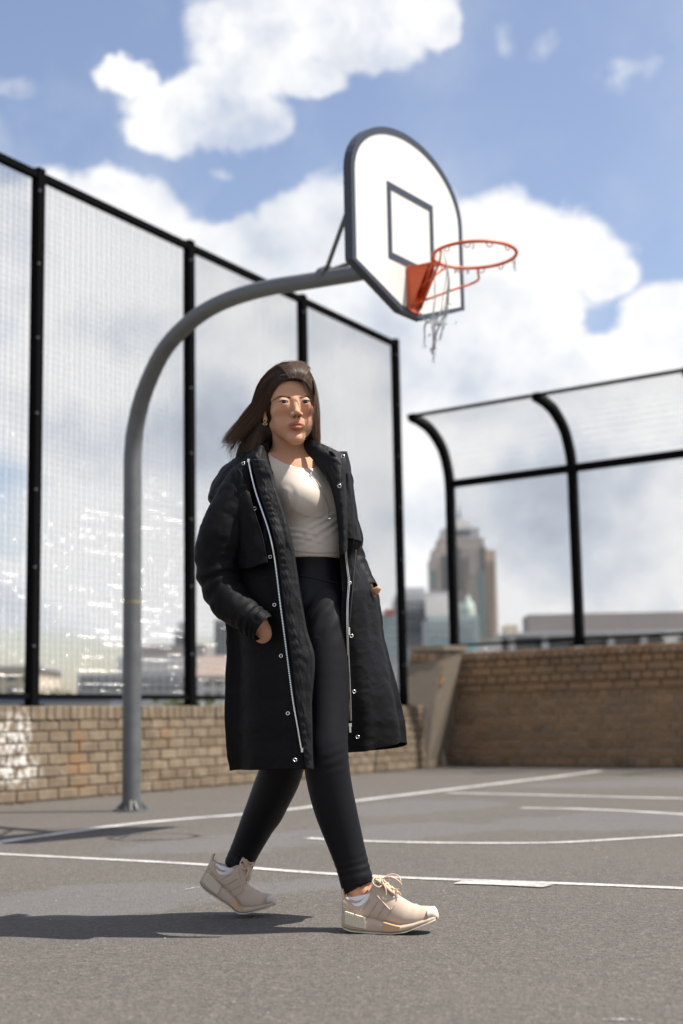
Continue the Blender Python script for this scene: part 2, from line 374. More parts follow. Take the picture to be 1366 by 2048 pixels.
def build_debris():
    mb = MB(); lf = simple('dry_leaf', (.30, .19, .09), .8, var=.4, scale=60)
    def leaf(p, s):
        a = RNG.uniform(0, 6.28); u = Vector((math.cos(a), math.sin(a), RNG.uniform(-.2, .3))); v = Vector((-math.sin(a), math.cos(a), RNG.uniform(-.2, .3)))
        p = Vector(p)+Vector((0, 0, .006)); k = len(mb.v)
        mb.v += [tuple(p-u*s), tuple(p+v*s*.45+UP*s*.2), tuple(p+u*s), tuple(p-v*s*.45+UP*s*.2)]; mb.f += [(k, k+1, k+2, k+3)]
    for _ in range(230):
        s = RNG.uniform(-1, 7.0); leaf(g3(LW0+LWD*s+LWN*(.02+abs(RNG.gauss(0, .10)))), RNG.uniform(.008, .022))
    for _ in range(160):
        s = RNG.uniform(0, 5); leaf(g3(RW0+RWD*s+RWN*(.05+abs(RNG.gauss(0, .12)))), RNG.uniform(.01, .022))
    for _ in range(60):
        leaf((RNG.uniform(-2, 3.5), RNG.uniform(5, 14), 0), RNG.uniform(.004, .012))
    tag(mb.build('leaf_litter', lf), kind='stuff')
    pm = simple('pale_pebble', (.55, .53, .50), .8, var=.3, scale=40)
    mb = MB()
    for _ in range(260):
        x = RNG.uniform(-2.5, 3); y = RNG.uniform(2.6, 9); r = RNG.uniform(.0010, .0024)
        mb.add([(x-r, y, .001), (x, y-r, .001), (x+r, y, .001), (x, y+r, .001), (x, y, r*1.2)], [(0, 1, 4), (1, 2, 4), (2, 3, 4), (3, 0, 4)])
    tag(mb.build('grit', pm), kind='stuff')
    spots = [(895, 1527, .045, 'rounded pale stone at the foot of the corner pier'), (962, 1525, .05, 'pale stone in the gutter, left end of the row by the dark wall'), (974, 1524, .06, 'largest pale stone of the row at the foot of the dark wall'),
             (988, 1525, .045, 'pale stone in the gutter, right end of the row by the dark wall'), (1044, 1526, .04, 'small lone pale stone at the foot of the dark brick wall')]
    for x, y, r, lb in spots:
        bm = bmesh.new(); bmesh.ops.create_icosphere(bm, subdivisions=2, radius=r)
        for v in bm.verts: v.co *= 1+.25*mnoise.noise(v.co*22+Vector((x, 0, 0))); v.co.z *= .7
        me = bpy.data.meshes.new('stone'); bm.to_mesh(me); bm.free()
        o = link('stone', me, pm, smooth=True); o.location = g3(gnd(x, y+4)); o.location.z = r*.6; tag(o, lb, 'stone', 'pale stones along the foot of the dark wall')

# ------------------------------------------------------------------ brick walls
def build_wall_lump():
    c = onwall(975, 1298, RW0, RWD); bm = bmesh.new(); bmesh.ops.create_icosphere(bm, subdivisions=2, radius=.07)
    for v in bm.verts: v.co *= 1+.3*mnoise.noise(v.co*14); v.co.z *= .55
    me = bpy.data.meshes.new('mortar_lump'); bm.to_mesh(me); bm.free()
    o = link('mortar_lump', me, bpy.data.materials['pale_pebble'], smooth=True); o.location = (c.x, c.y+.05, 13*.0975+.10+.02); tag(o, 'pale lump lying on the orange coping of the taller shaded wall', 'lump')
def brick_mesh(name, L, H, T, seed):
    bm = bmesh.new(); bmesh.ops.create_cube(bm, size=1)
    rr = random.Random(seed)
    for v in bm.verts:
        v.co = Vector((v.co.x*L+rr.uniform(-.002, .002), v.co.y*T+rr.uniform(-.001, .0015), v.co.z*H+rr.uniform(-.0015, .0015)))
    bmesh.ops.bevel(bm, geom=bm.edges[:], offset=.006, segments=1, affect='EDGES')
    me = bpy.data.meshes.new(name); bm.to_mesh(me); bm.free(); return me
def frame(O, X, Z):
    X = Vector(X).normalized(); Z = Vector(Z); Z = (Z-X*Z.dot(X)).normalized(); Y = Z.cross(X)
    m = Matrix((X, Y, Z)).transposed().to_4x4(); m.translation = Vector(O); return m
def child(name, me, parent, loc):
    o = bpy.data.objects.new(name, me); COL.objects.link(o); o.parent = parent; o.location = loc; return o
def wall_empty(name, M):
    e = empty(name); e.matrix_world = M; e.location, q, _ = M.decompose(); e.rotation_euler = q.to_euler(); return e
def lay_courses(root, mat, z0, n, pitch, L, headers, s0, s1, front, hgt, T=.11, seed=0, name='brick', skip=None, gap=.010):
    """front: local y of the brick's outer face (the outer side is -y)"""
    lib = {}
    def me(l):
        k = round(l, 3)
        if k not in lib:
            lib[k] = [brick_mesh(name, l-gap, hgt, T, seed+i+int(l*1000)) for i in range(3)]
            for q in lib[k]: q.materials.append(mat)
        return RNG.choice(lib[k])
    cnt = 0; extra = []
    for r in range(n):
        z = z0+(r+.5)*pitch; l = L if not headers(r) else L/2
        s = s0-(l/2 if (r % 2) and not headers(r) else (L/4 if headers(r) else 0))
        while s < s1-.02:
            a = max(s, s0); b_ = min(s+l, s1)
            if b_-a > .04: 
                j = RNG.uniform(-.004, .004); loc = ((a+b_)/2, front+T/2+j, z+RNG.uniform(-.0015, .0015))
                if skip and skip(loc[0]): extra.append((loc, b_-a))
                else: child(name, me(b_-a), root, loc); cnt += 1
            s += l
    return cnt, extra
def stuff_bricks(root, M, extra, hgt, T, mat, name):
    mb = MB()
    for loc, l in extra:
        c = M @ Vector(loc); mb.box(c, l-.01, T, hgt, ax=M.to_3x3() @ Vector((1, 0, 0)), az=M.to_3x3() @ Vector((0, 0, 1)))
    if extra:
        o = mb.build(name, mat, root); tag(o, kind='stuff')
def build_left_wall():
    M = frame(g3(LW0), LWD, UP); root = wall_empty('brick_wall', M)     # local -y = court side
    if (M.to_3x3() @ Vector((0, -1, 0))).dot(LWN) < 0: raise RuntimeError('wall side')
    tag(root, 'low sunlit tan brick wall with white paint smears under the tall mesh fence', 'wall')
    end = 7.17; mb = MB(); mb.box(M @ Vector(((-13+end)/2, .125, .35)), end+13, .22, .70, ax=LWD); mb.build('mortar_bed', M_MORT, root)
    _, ex = lay_courses(root, M_BRICKL, .005, 7, .0885, .240, lambda r: r == 9, -1.5, end, 0, .0785, skip=lambda s: s < -.25, seed=3)
    _, ex2 = lay_courses(root, M_BRICKL, .005, 7, .0885, .240, lambda r: False, -13, -1.5, 0, .0785, skip=lambda s: True, seed=3)
    stuff_bricks(root, M, ex+ex2, .0785, .11, M_BRICKL, 'far_bricks')
    _, ex = lay_courses(root, M_BRICKL, .622, 1, .112, .0925, lambda r: False, -13, end, -.006, .105, T=.24, name='coping_brick', skip=lambda s: s < -.15 or s > 7.3, seed=40, gap=.008)
    stuff_bricks(root, M, ex, .105, .24, M_BRICKL, 'far_coping')
def build_right_wall():
    M = frame(g3(RW0), RWD, UP); root = wall_empty('brick_wall', M)
    tag(root, 'taller shaded brown brick wall with a corbelled band and orange coping under the curved fence', 'wall')
    P = .0975; end = 3.9; s1 = 20
    mb = MB(); mb.box(M @ Vector((s1/2, .20, .62)), s1, .36, 1.24, ax=RWD); mb.build('mortar_bed', M_MORTR, root)
    hd = lambda r: r % 2 == 0
    for z0, n, front, sd in ((0, 9, 0, 60), (9*P, 1, -.03, 70), (10*P, 3, -.055, 80)):
        hh = (lambda r, k=int(round(z0/P)): hd(r+k))
        _, ex = lay_courses(root, M_BRICKR, z0+.003, n, P, .29, hh, 0, end, front, P-.012, T=.12, seed=sd, gap=.014)
        _, ex = lay_courses(root, M_BRICKR, z0+.003, n, P, .29, hh, end, s1, front, P-.012, T=.12, seed=sd, skip=lambda s: True)
        stuff_bricks(root, M, ex, P-.012, .12, M_BRICKR, 'far_bricks')
    _, ex = lay_courses(root, M_COPE, 13*P+.003, 1, .10, .105, lambda r: False, .1, s1, -.085, .095, T=.42, name='coping_brick', skip=lambda s: s > end, seed=95, gap=.012)
    stuff_bricks(root, M, ex, .095, .42, M_COPE, 'far_coping')
def build_pier():
    """leaning corner pier where the low wall meets the taller one; its court face catches the sun"""
    h = 1.40
    b0 = onwall(850, 1500, LW0, LWD); b0.z = 0; b1 = Vector(g3(RW0))+RWD*.015+RWN*.03
    ux = (b1-b0).normalized(); nrm = Vector((ux.y, -ux.x, 0)); b0 = b0+nrm*.03; b1 = b1+nrm*.03
    t0 = onwall(881, 1303, LW0, LWD)+nrm*.02; t1 = onwall(934, 1301, RW0, RWD)+RWN*.06; t0.z = t1.z = h
    bk = -nrm*.5
    root = empty('brick_pier', g3((b0+b1)/2)); tag(root, 'pale leaning brick pier in the corner between the low wall and the taller wall', 'pier')
    mb = MB(); k = [b0, b1, b1+bk, b0+bk, t0, t1, t1+bk*.8, t0+bk*.8]
    k = [p-nrm*.012 if i in (0, 1, 4, 5) else p for i, p in enumerate(k)]
    mb.add(k, [(3, 2, 1, 0), (4, 5, 6, 7), (0, 1, 5, 4), (1, 2, 6, 5), (2, 3, 7, 6), (3, 0, 4, 7)]); mb.build('pier_core', M_MORT, root)
    # courses on the sunlit face
    n = 13
    for r in range(n):
        z0 = r/n; z1 = (r+1)/n
        if r in (9,): off = .03
        elif r > 9: off = .012
        else: off = 0
        L0 = b0.lerp(t0, z0+.004); L1 = b0.lerp(t0, z1-.008); R0 = b1.lerp(t1, z0+.004); R1 = b1.lerp(t1, z1-.008)
        cuts = [0, .34, .68, 1] if r % 2 else [0, .5, 1]
        for a, c in zip(cuts[:-1], cuts[1:]):
            q = [L0.lerp(R0, a+.02), L0.lerp(R0, c-.02), L1.lerp(R1, c-.02), L1.lerp(R1, a+.02)]
            mb = MB(); mb.prism([p-nrm*.02 for p in q], nrm*(.022+off)); mb.build('brick', M_BRICKR if r == 9 else M_BRICKL, root)  # ledge course in brown brick stands in for a band of shadow
    cp = MB(); cp.prism([t0+nrm*.03-ux*.04, t1+nrm*.03+ux*.03, t1+bk*.8, t0+bk*.8-ux*.04], UP*.06); cp.build('cap', M_PIER, root)
    # short return of the taller wall behind the low wall, seen left of the pier
    r2 = aty(820, 1304, t0.y+.10); r2.z = 0
    r1 = Vector(g3(t0+bk*.05)); dr = (r1-Vector(g3(r2))); L = dr.length; X = dr.normalized()
    M = frame(g3(r2), X, UP); rt = wall_empty('brick_wall', M); tag(rt, 'short dark return wall seen between the end fence post and the pale pier', 'wall')
    T = .3
    mb = MB(); mb.box(M @ Vector((L/2, .012+T/2, .66)), L, T, 1.32, ax=X); mb.build('mortar_bed', M_MORTR, rt)
    lay_courses(rt, M_BRICKR, 0, 13, .0975, .23, lambda r: r % 2 == 0, 0, L, 0, .086, T=.1, seed=120)
    lay_courses(rt, M_COPE, 13*.0975, 1, .10, .11, lambda r: False, 0, L, -.04, .095, T=.38, name='coping_brick', seed=130)

# ------------------------------------------------------------------ fences
def wires(mb_pts, r):
    """numpy batch of straight four-sided wires; mb_pts = list of (a, b)"""
    A = np.array([tuple(a) for a, _ in mb_pts], float); B = np.array([tuple(b) for _, b in mb_pts], float)
    D = B-A; D /= np.linalg.norm(D, axis=1)[:, None]
    ref = np.where(np.abs(D[:, 2:3]) > .9, np.array([[0., 1, 0]]), np.array([[0., 0, 1]]))
    U = np.cross(D, ref); U /= np.linalg.norm(U, axis=1)[:, None]; V_ = np.cross(D, U)
    vs = []
    for base in (A, B):
        for c, s in ((1, 0), (0, 1), (-1, 0), (0, -1)): vs.append(base+(U*c+V_*s)*r)
    V = np.stack(vs, 1).reshape(-1, 3); n = len(A); k = np.arange(n)[:, None]*8
    Q = np.concatenate([k+np.array([[i, (i+1) % 4, 4+(i+1) % 4, 4+i]]) for i in range(4)], 0)
    return V, Q
def merge(parts):
    off = 0; Vs = []; Qs = []
    for V, Q in parts: Vs.append(V); Qs.append(Q+off); off += len(V)
    return np.concatenate(Vs), np.concatenate(Qs)
def glints(parts_list, root, name='glint_bead'):
    pass
def build_left_fence():
    back = -LWN*.07
    P = lambda s, z, o=0.: Vector(g3(LW0))+LWD*s+back+LWN*o+UP*z
    ss = [-1.70, .41, 2.52, 4.59, 6.76]; ztop = 5.10; zb = .83
    root = empty('mesh_fence', P(2.5, .735)); tag(root, 'tall black framed wire mesh fence on the low sunlit wall behind the hoop', 'fence')
    for s in ss+[-3.8, -5.9, -8.0]:
        mb = MB(); mb.box(P(s, (ztop+.735)/2+.01), .085, .085, ztop-.735+.03, ax=LWD); o = mb.build('post', M_FRAME, root, bevel=.004)
        c = MB(); c.box(P(s, .741), .15, .13, .012, ax=LWD)
        for k in (-1, 1): pass
        c.build('base_plate', M_FRAME, o)
        for z in np.arange(1.2, 5, .62):
            bt = MB(); bt.box(P(s-.035, z, .046), .016, .012, .016, ax=LWD); bt.build('bolt', M_POLE, o)
    full = [-8.0, -5.9, -3.8]+ss
    for a, b_ in zip(full[:-1], full[1:]):
        a2 = a+.043; b2 = b_-.043
        mb = MB(); mb.box(P((a2+b2)/2, ztop-.035), b2-a2, .06, .065, ax=LWD); mb.build('top_rail', M_FRAME, root, bevel=.003)
        mb = MB(); mb.box(P((a2+b2)/2, zb-.02), b2-a2, .045, .04, ax=LWD); mb.build('bottom_rail', M_FRAME, root, bevel=.003)
        lst = []; o = -.040
        s = a2+.004
        while s < b2:
            lst.append((P(s, zb-.01, o), P(s+RNG.uniform(-.003, .003), ztop-.03, o))); s += .0225*RNG.uniform(.93, 1.07)
        v1 = merge([wires(lst[::3], .0028), wires(lst[1::3], .0012), wires(lst[2::3], .0012)])
        lst = []; z = zb+.03
        while z < ztop-.05:
            lst.append((P(a2, z, o+.003), P(b2, z, o+.003))); z += .0555
        v2 = wires(lst, .0011)
        V, Q = merge([v1, v2]); me = npmesh('mesh_panel', V, Q); ob = link('mesh_panel', me, M_WIRE, root); tag(ob, kind='stuff')
        if b_ < 0: continue
        # added facets, tilted midway between sun and camera to throw glints
        facets = []
        cam_p = np.array([0, 0, CAM_H]); sd = np.array(tuple(sdir))
        zs = np.arange(zb+.03, ztop-.05, .0555); xs = np.arange(a2+.008, b2, .0165)
        for z in zs:
            ph = RNG.uniform(0, 10)
            for x in xs:
                pz = max(0., min(1., (2.9-z)/1.3))            # glint facets crowd the lower wires
                pz *= 1. if x < .35 or 1.0 < x < 2.5 else .25
                cl = mnoise.noise(Vector((x*2.2, z*9+ph, a*3.1)))*.5+.5
                edge = (x-a2 < .03 or b2-x < .02)
                if RNG.random() < (pz*(.75 if cl > .60 else .05) if not edge else .4):
                    facets.append((x, z))
        V = []; F = []
        for x, z in facets:
            c = np.array(tuple(P(x, z, o+.011))); v = cam_p-c; v /= np.linalg.norm(v); h = v+sd; h /= np.linalg.norm(h)
            h = h+NR.normal(0, .06, 3); h /= np.linalg.norm(h)
            u = np.cross(h, [0, 0, 1.]); u /= np.linalg.norm(u); w = np.cross(h, u); r = RNG.uniform(.0010, .0016)
            k = len(V); V += [c-u*r-w*r, c+u*r-w*r, c+u*r+w*r, c-u*r+w*r, c-h*.007]; F += [(k, k+1, k+2, k+3)]
            # closed little wedge behind the flat
        if V:
            V2 = np.array(V); Fq = np.array(F); Tr = np.concatenate([Fq[:, [0, 1, 2]], Fq[:, [0, 2, 3]], np.stack([Fq[:, 1], Fq[:, 0], Fq[:, 0]+4], 1), np.stack([Fq[:, 2], Fq[:, 1], Fq[:, 0]+4], 1), np.stack([Fq[:, 3], Fq[:, 2], Fq[:, 0]+4], 1), np.stack([Fq[:, 0], Fq[:, 3], Fq[:, 0]+4], 1)])
            ob = link('glint_facets', npmesh('glint_facets', V2, Tr), M_GLINT, root); ob.data.shade_flat(); tag(ob, kind='stuff')
def build_right_fence():
    base0 = onwall(905, 1290, RW0, RWD); base1 = onwall(1155, 1285, RW0, RWD); sp = (base1-base0).length
    s0 = (Vector(g3(base0))-Vector(g3(RW0))).dot(RWD)
    inw = RWN                                                       # towards the court
    prof = [(0, 1.405), (0, 2.2), (0, 3.0), (.0, 3.42), (.03, 3.66), (.15, 3.93), (.38, 4.12), (.60, 4.20), (.84, 4.235)]
    sm = spline(prof, 40)
    P = lambda s, i, z: Vector(g3(RW0))+RWD*s+inw*(i-.05)+UP*z
    root = empty('curved_fence', P(s0+sp, 0, 1.4)); tag(root, 'black framed mesh fence with posts curving inward on the taller shaded wall', 'fence')
    posts = [s0+sp*k+(.12 if k > 1 else 0) for k in range(0, 8)]
    for s in posts:
        pts = [P(s, i, z) for i, z in sm]; v = []; f = []; w = .05; h = .045
        for j, p in enumerate(pts):
            t = (pts[min(j+1, len(pts)-1)]-pts[max(j-1, 0)]).normalized(); nn = t.cross(RWD).normalized()
            for a, b_ in ((-1, -1), (1, -1), (1, 1), (-1, 1)): v.append(p+RWD*(a*w)+nn*(b_*h))
            if j:
                k = 4*j
                for e in range(4): f.append((k-4+e, k-4+(e+1) % 4, k+(e+1) % 4, k+e))
        f += [(3, 2, 1, 0), tuple(range(len(v)-4, len(v)))]
        mb = MB(); mb.add(v, f); o = mb.build('curved_post', M_FRAME, root); smooth_by_angle(o)
        c = MB(); c.box(P(s, 0, 1.40), .17, .15, .014, ax=RWD); c.build('base_plate', M_FRAME, o)
    starts = [s0-.04]+posts
    for a, b_ in zip(starts[:-1], starts[1:]):
        a2 = a+.05 if a >= s0 else a; b2 = b_-.05
        for nm, i, z, th in (('top_rail', .845, 4.245, .035), ('middle_rail', .0, 3.50, .095), ('bottom_rail', 0, 1.47, .03)):
            if a < s0 and nm == 'middle_rail': continue
            mb = MB(); mb.box(P((a2+b2)/2, i, z), b2-a2, .05, th, ax=RWD); mb.build(nm, M_FRAME, root, bevel=.002)
        if a < s0: continue
        lst = []; 
        s = a2
        seg = sm[::4] if (sm[::4][-1] == sm[-1]).all() else np.vstack([sm[::4], sm[-1]])
        seg = [q for q in seg]
        while s < b2:
            lst.append((P(s, 0, 1.47), P(s, 0, 3.42)))
            pr = [q for q in seg if q[1] >= 3.4]
            pr = [np.array([0, 3.42])]+pr
            for q0, q1 in zip(pr[:-1], pr[1:]): lst.append((P(s, q0[0], q0[1]), P(s, q1[0], q1[1])))
            s += .0225*RNG.uniform(.93, 1.07)
        v1 = wires(lst, .0017); lst = []
        z = 1.5
        while z < 3.42: lst.append((P(a2, 0, z), P(b2, 0, z))); z += .0555
        for q in spline(prof[3:], 19): lst.append((P(a2, q[0], q[1]), P(b2, q[0], q[1])))
        V, Q = merge([v1, wires(lst, .0011)]); ob = link('mesh_panel', npmesh('mesh_panel', V, Q), M_WIRE, root); tag(ob, kind='stuff')

# ------------------------------------------------------------------ basketball hoop
BA = R(34); BN = Vector((math.cos(BA), -math.sin(BA), 0)); BT = Vector((math.sin(BA), math.cos(BA), 0))
RC = gnd(949, 510, 3.05); BP = RC-BN*.40; BP.z = 0
def BQ(s, z, d=0.): return BP+BT*s+UP*z+BN*d
def build_hoop():
    pb = Vector(g3(gnd(263, 1622)))
    root = empty('basketball_hoop', pb); tag(root, 'grey gooseneck basketball hoop with white fan backboard and torn net', 'basketball hoop')
    tgt = BP-BN*.12; ad = Vector((tgt.x-pb.x, tgt.y-pb.y, 0)).normalized()
    pp = [pb+UP*.0, pb+UP*.6, pb+UP*1.2, pb+UP*1.8]
    for x, y in ((265, 985), (266, 900), (276, 830), (296, 765), (332, 695), (388, 638), (450, 602), (530, 577), (620, 562), (700, 549), (742, 541), (775, 536)):
        pp.append(onwall(x, y, pb, ad))
    sm = spline(pp, 90); n = len(sm)
    rs = [.0635-.017*max(0, min(1, (i/n-.30)/.6)) for i in range(n)]
    mb = MB(); mb.tube(sm, rs, 28); pole = mb.build('gooseneck_pole', M_POLE, root, smooth=True); smooth_by_angle(pole, 50)
    # flange, gussets, bolts
    mb = MB(); fl = [pb+Vector((math.cos(a)*.125, math.sin(a)*.125, .0)) for a in np.linspace(0, 2*math.pi, 24, endpoint=False)]
    mb.prism(fl, UP*.012); base = mb.build('base_plate', M_POLE, root)
    for k in range(4):
        a = k*math.pi/2+.5; d = Vector((math.cos(a), math.sin(a), 0)); q = Vector((-d.y, d.x, 0))*.004
        mb = MB(); mb.prism([pb+d*.06+UP*.012-q, pb+d*.118+UP*.012-q, pb+d*.115+UP*.020-q, pb+d*.06+UP*.07-q], q*2); mb.build('gusset', M_POLE, base)
        mb = MB(); c = pb+Vector((math.cos(a+.78), math.sin(a+.78), 0))*.098
        mb.tube([c+UP*.012, c+UP*.035], .008, 8); mb.build('bolt', M_GLINT if k == 0 else M_POLE, base)
    mb = MB(); c = pb+Vector((.01, -.085, .012)); mb.box(c+UP*.03, .018, .012, .06); mb.build('weathered_tag', simple('rag', (.5, .46, .38), .9), base)
    band = MB(); j = [Vector(p) for p in sm if 1.45 < p[2] < 1.5]
    zc = gnd(263, 1622); zz = onwall(263, 1205, pb, ad).z; band.tube([pb+UP*(zz-.012), pb+UP*(zz+.012)], .0645, 24); band.build('old_tape_band', simple('tape', (.20, .17, .10), .7), root)
    # board
    navy = simple('navy_paint', (.030, .037, .055), .45, var=.2); white, t, b = material('board_white', (.68, .67, .63), .5)
    p = wpos(t); c = t.mix(t.mapr(t.noise(p, 5, 6, .7), .45, .75, 0, .35), (.68, .67, .635), (.54, .53, .50))
    c = t.mix(t.mapr(t.noise(p, 40, 4, .7), .66, .74, 0, .6), c, (.35, .34, .32)); t.put(b.inputs['Base Color'], c)
    def outline(g):
        W_ = .588-g; zb = 2.785+g; k = .30*g
        L = [(-.115+k*.3, zb), (.115-k*.3, zb), (W_, 2.955+k), (W_, 3.45)]
        L += [(W_*math.cos(a), 3.45+(.375-g)*math.sin(a)) for a in np.linspace(0, math.pi, 26)[1:-1]]
        L += [(-W_, 3.45), (-W_, 2.955+k)]; return L
    out = outline(0); inn = outline(.032)
    board = MB(); board.prism([BQ(s, z, -.035) for s, z in out], BN*.035); board = board.build('backboard', white, root)
    mb = MB(); o2 = [(s*1.006, z+(.003 if z > 3.3 else -.003)) for s, z in out]; i2 = [(s*.985, z) for s, z in inn]
    mb.ring_prism([BQ(s, z, -.045) for s, z in o2], [BQ(s, z, -.045) for s, z in inn], BN*.050); mb.build('navy_border', navy, board)
    a, c_, z0, z1, w = -.235, .255, 3.055, 3.49, .038
    mb = MB(); mb.ring_prism([BQ(s, z, .001) for s, z in ((a, z0), (c_, z0), (c_, z1), (a, z1))], [BQ(s, z, .001) for s, z in ((a+w, z0+w), (c_-w, z0+w), (c_-w, z1-w), (a+w, z1-w))], BN*.003); mb.build('target_square', navy, board)
    # steel frame behind and stays
    mb = MB(); 
    for z in (3.02, 3.36): mb.box(BQ(0, z, -.065), .9, .04, .05, ax=BT)
    for s in (-.28, .28): mb.box(BQ(s, 3.19, -.10), .04, .04, .42, ax=BT)
    mb.build('back_frame', M_POLE, root)
    end = Vector(sm[-1]); mb = MB(); mb.box((end+BQ(0, end.z, -.09))/2, (BQ(0, end.z, -.09)-end).length+.06, .16, .16, ax=(BQ(0, end.z, -.09)-end)); mb.build('arm_bracket', M_POLE, root)
    st = onwall(651, 551, pb, ad)
    for s in (-.45, .45):
        mb = MB(); mb.tube([st+UP*.02, BQ(s, 3.42, -.05)], .014, 8); mb.build('stay_rod', M_POLE, root)
    mb = MB(); q = st; mb.tube([q-ad*.03, q+ad*.03], .056, 18); mb.build('stay_clamp', M_POLE, root)
    # rim
    orange, t, b = material('orange_enamel', (.62, .095, .02), .45); p = wpos(t)
    t.put(b.inputs['Base Color'], t.mix(t.mapr(t.noise(p, 45, 5, .7), .58, .7, 0, .7), (.66, .11, .03), (.30, .07, .035)))
    Rr = .225
    ring = [RC+Vector((math.cos(a), math.sin(a), 0))*Rr for a in np.linspace(0, 2*math.pi, 64, endpoint=False)]
    mb = MB(); mb.tube(ring, .0095, 10, closed=True); rim = mb.build('rim', orange, root, smooth=True)
    for k in range(12):
        a = 2*math.pi*(k+.5)/12; q = RC+Vector((math.cos(a), math.sin(a), 0))*Rr; d = Vector((-math.sin(a), math.cos(a), 0))
        mb = MB(); mb.tube([q-d*.016-UP*.008, q-d*.014-UP*.024, q-UP*.03, q+d*.014-UP*.024, q+d*.016-UP*.008], .003, 6); mb.build('net_hook', orange, rim)
    br = MB()
    V = [BQ(-.055, 2.80, .006), BQ(.055, 2.80, .006), BQ(.055, 3.055, .006), BQ(-.055, 3.055, .006)]; br.prism(V, BN*.010)
    br.prism([BQ(-.05, 3.04, .016), BQ(.05, 3.04, .016), BQ(.032, 3.045, .175), BQ(-.032, 3.045, .175)], UP*.010)
    for s in (-.05, .046): br.prism([BQ(s, 2.81, .016), BQ(s, 3.04, .016), BQ(s*.7, 3.04, .13), BQ(s, 2.86, .045)], BT*.005)
    br.build('rim_bracket', orange, root)
    for sg in (-1, 1):
        a = math.atan2(-BN.y, -BN.x)+sg*1.15; q = RC+Vector((math.cos(a), math.sin(a), 0))*Rr
        e = BQ(sg*.045, 2.83, .03); mid = q-UP*.075-BN*.01; mb = MB()
        mb.tube(spline([e, e.lerp(mid, .6), mid, q-UP*.03, q], 16), .0065, 8); mb.build('support_rod', orange, root, smooth=True)
        a2 = math.atan2(-BN.y, -BN.x)+sg*.35; q = RC+Vector((math.cos(a2), math.sin(a2), 0))*Rr
        mb = MB(); mb.tube([BQ(sg*.045, 2.90, .03), q], .006, 8); mb.build('support_rod', orange, root, smooth=True)
    for s, z in ((-.03, 2.83), (.03, 2.83), (-.03, 2.99), (.03, 2.99)):
        mb = MB(); mb.tube([BQ(s, z, .014), BQ(s, z, .026)], .009, 6); mb.build('bolt', M_POLE, root)
    # ragged net
    cord = simple('frayed_cord', (.42, .42, .43), .9, var=.4, scale=80)
    mb = MB(); Yn = RC.y-.13
    def strand(pts, r=.0028, y=Yn):
        P = spline([aty(px, py, y+RNG.uniform(-.012, .012)) for px, py in pts], 14); mb.tube(P, r, 5)
    def knotty(pts, y):
        for k in range(4):
            q = [(px+RNG.uniform(-3.5, 3.5), py+RNG.uniform(-3, 3)) for px, py in pts]; q[0] = pts[0]; strand(q, RNG.uniform(.0013, .0024), y)
    knotty([(897, 538), (897, 570), (893, 605), (886, 640), (872, 668), (868, 700), (866, 724)], Yn)
    knotty([(870, 560), (869, 600), (866, 640), (868, 680), (866, 710)], Yn-.05)
    knotty([(897, 540), (899, 580), (894, 615), (890, 640), (884, 668), (880, 680)], Yn)
    knotty([(852, 640), (848, 660), (849, 696)], Yn-.03)
    knotty([(886, 500), (893, 540), (890, 590), (878, 630), (858, 642), (850, 650)], Yn+.16)
    knotty([(880, 640), (868, 655), (872, 680), (865, 700)], Yn)
    knotty([(1030, 520), (1029, 533), (1031, 542)], RC.y); knotty([(946, 484), (946, 492), (944, 497)], RC.y+.22)
    for px in (910, 925, 935): knotty([(px, 537), (px+1, 543), (px-1, 546)], RC.y-.22)
    for _ in range(60):
        px, py = RNG.choice([(RNG.gauss(866, 4), RNG.uniform(640, 712)), (RNG.gauss(894, 3), RNG.uniform(560, 640)), (RNG.gauss(872, 14), RNG.uniform(630, 652))])
        c = aty(px, py, Yn); d = Vector((RNG.gauss(0, 1), RNG.gauss(0, 1), RNG.gauss(0, 1))).normalized()*.008; mb.tube([c-d, c+d], .0026, 5)
    tag(mb.build('torn_net', cord, root), kind='stuff')
# ------------------------------------------------------------------ city beyond the court
M_GLASS = None
def city_mats():
    g = {}
    g['stone'] = simple('pale_brown_stone', (.39, .35, .32), .85, scale=.4, var=.1, bmp=0)
    g['lit_stone'] = simple('sunlit_stone', (.54, .42, .33), .85, scale=.4, var=.1, bmp=0)  # tower stone recoloured paler and pinker where the sun falls
    g['grey'] = simple('grey_render', (.42, .42, .43), .85, scale=.3, var=.12, bmp=0)
    g['brown'] = simple('brown_cladding', (.235, .21, .195), .85, scale=.3, var=.12, bmp=0)
    g['dark'] = simple('dark_glazing', (.10, .115, .125), .25, scale=.5, var=.4, bmp=0)
    g['blue'] = simple('blue_glazing', (.26, .36, .38), .22, scale=.6, var=.3, bmp=0)
    g['teal'] = simple('teal_glazing', (.16, .22, .22), .25, scale=.6, var=.3, bmp=0)
    g['white'] = simple('white_render', (.66, .64, .60), .8, scale=.3, var=.12, bmp=0)
    g['cream'] = simple('cream_render', (.58, .50, .38), .8, scale=.3, var=.12, bmp=0)
    g['roof'] = simple('terracotta_roof', (.27, .21, .175), .85, scale=2., var=.25, bmp=0)
    g['red'] = simple('red_sign_panel', (.40, .06, .06), .7, bmp=0)
    g['bluesteel'] = simple('blue_steel', (.02, .05, .12), .6, bmp=0)
    g['copper'] = simple('green_copper', (.42, .50, .44), .7, bmp=0)
    return g
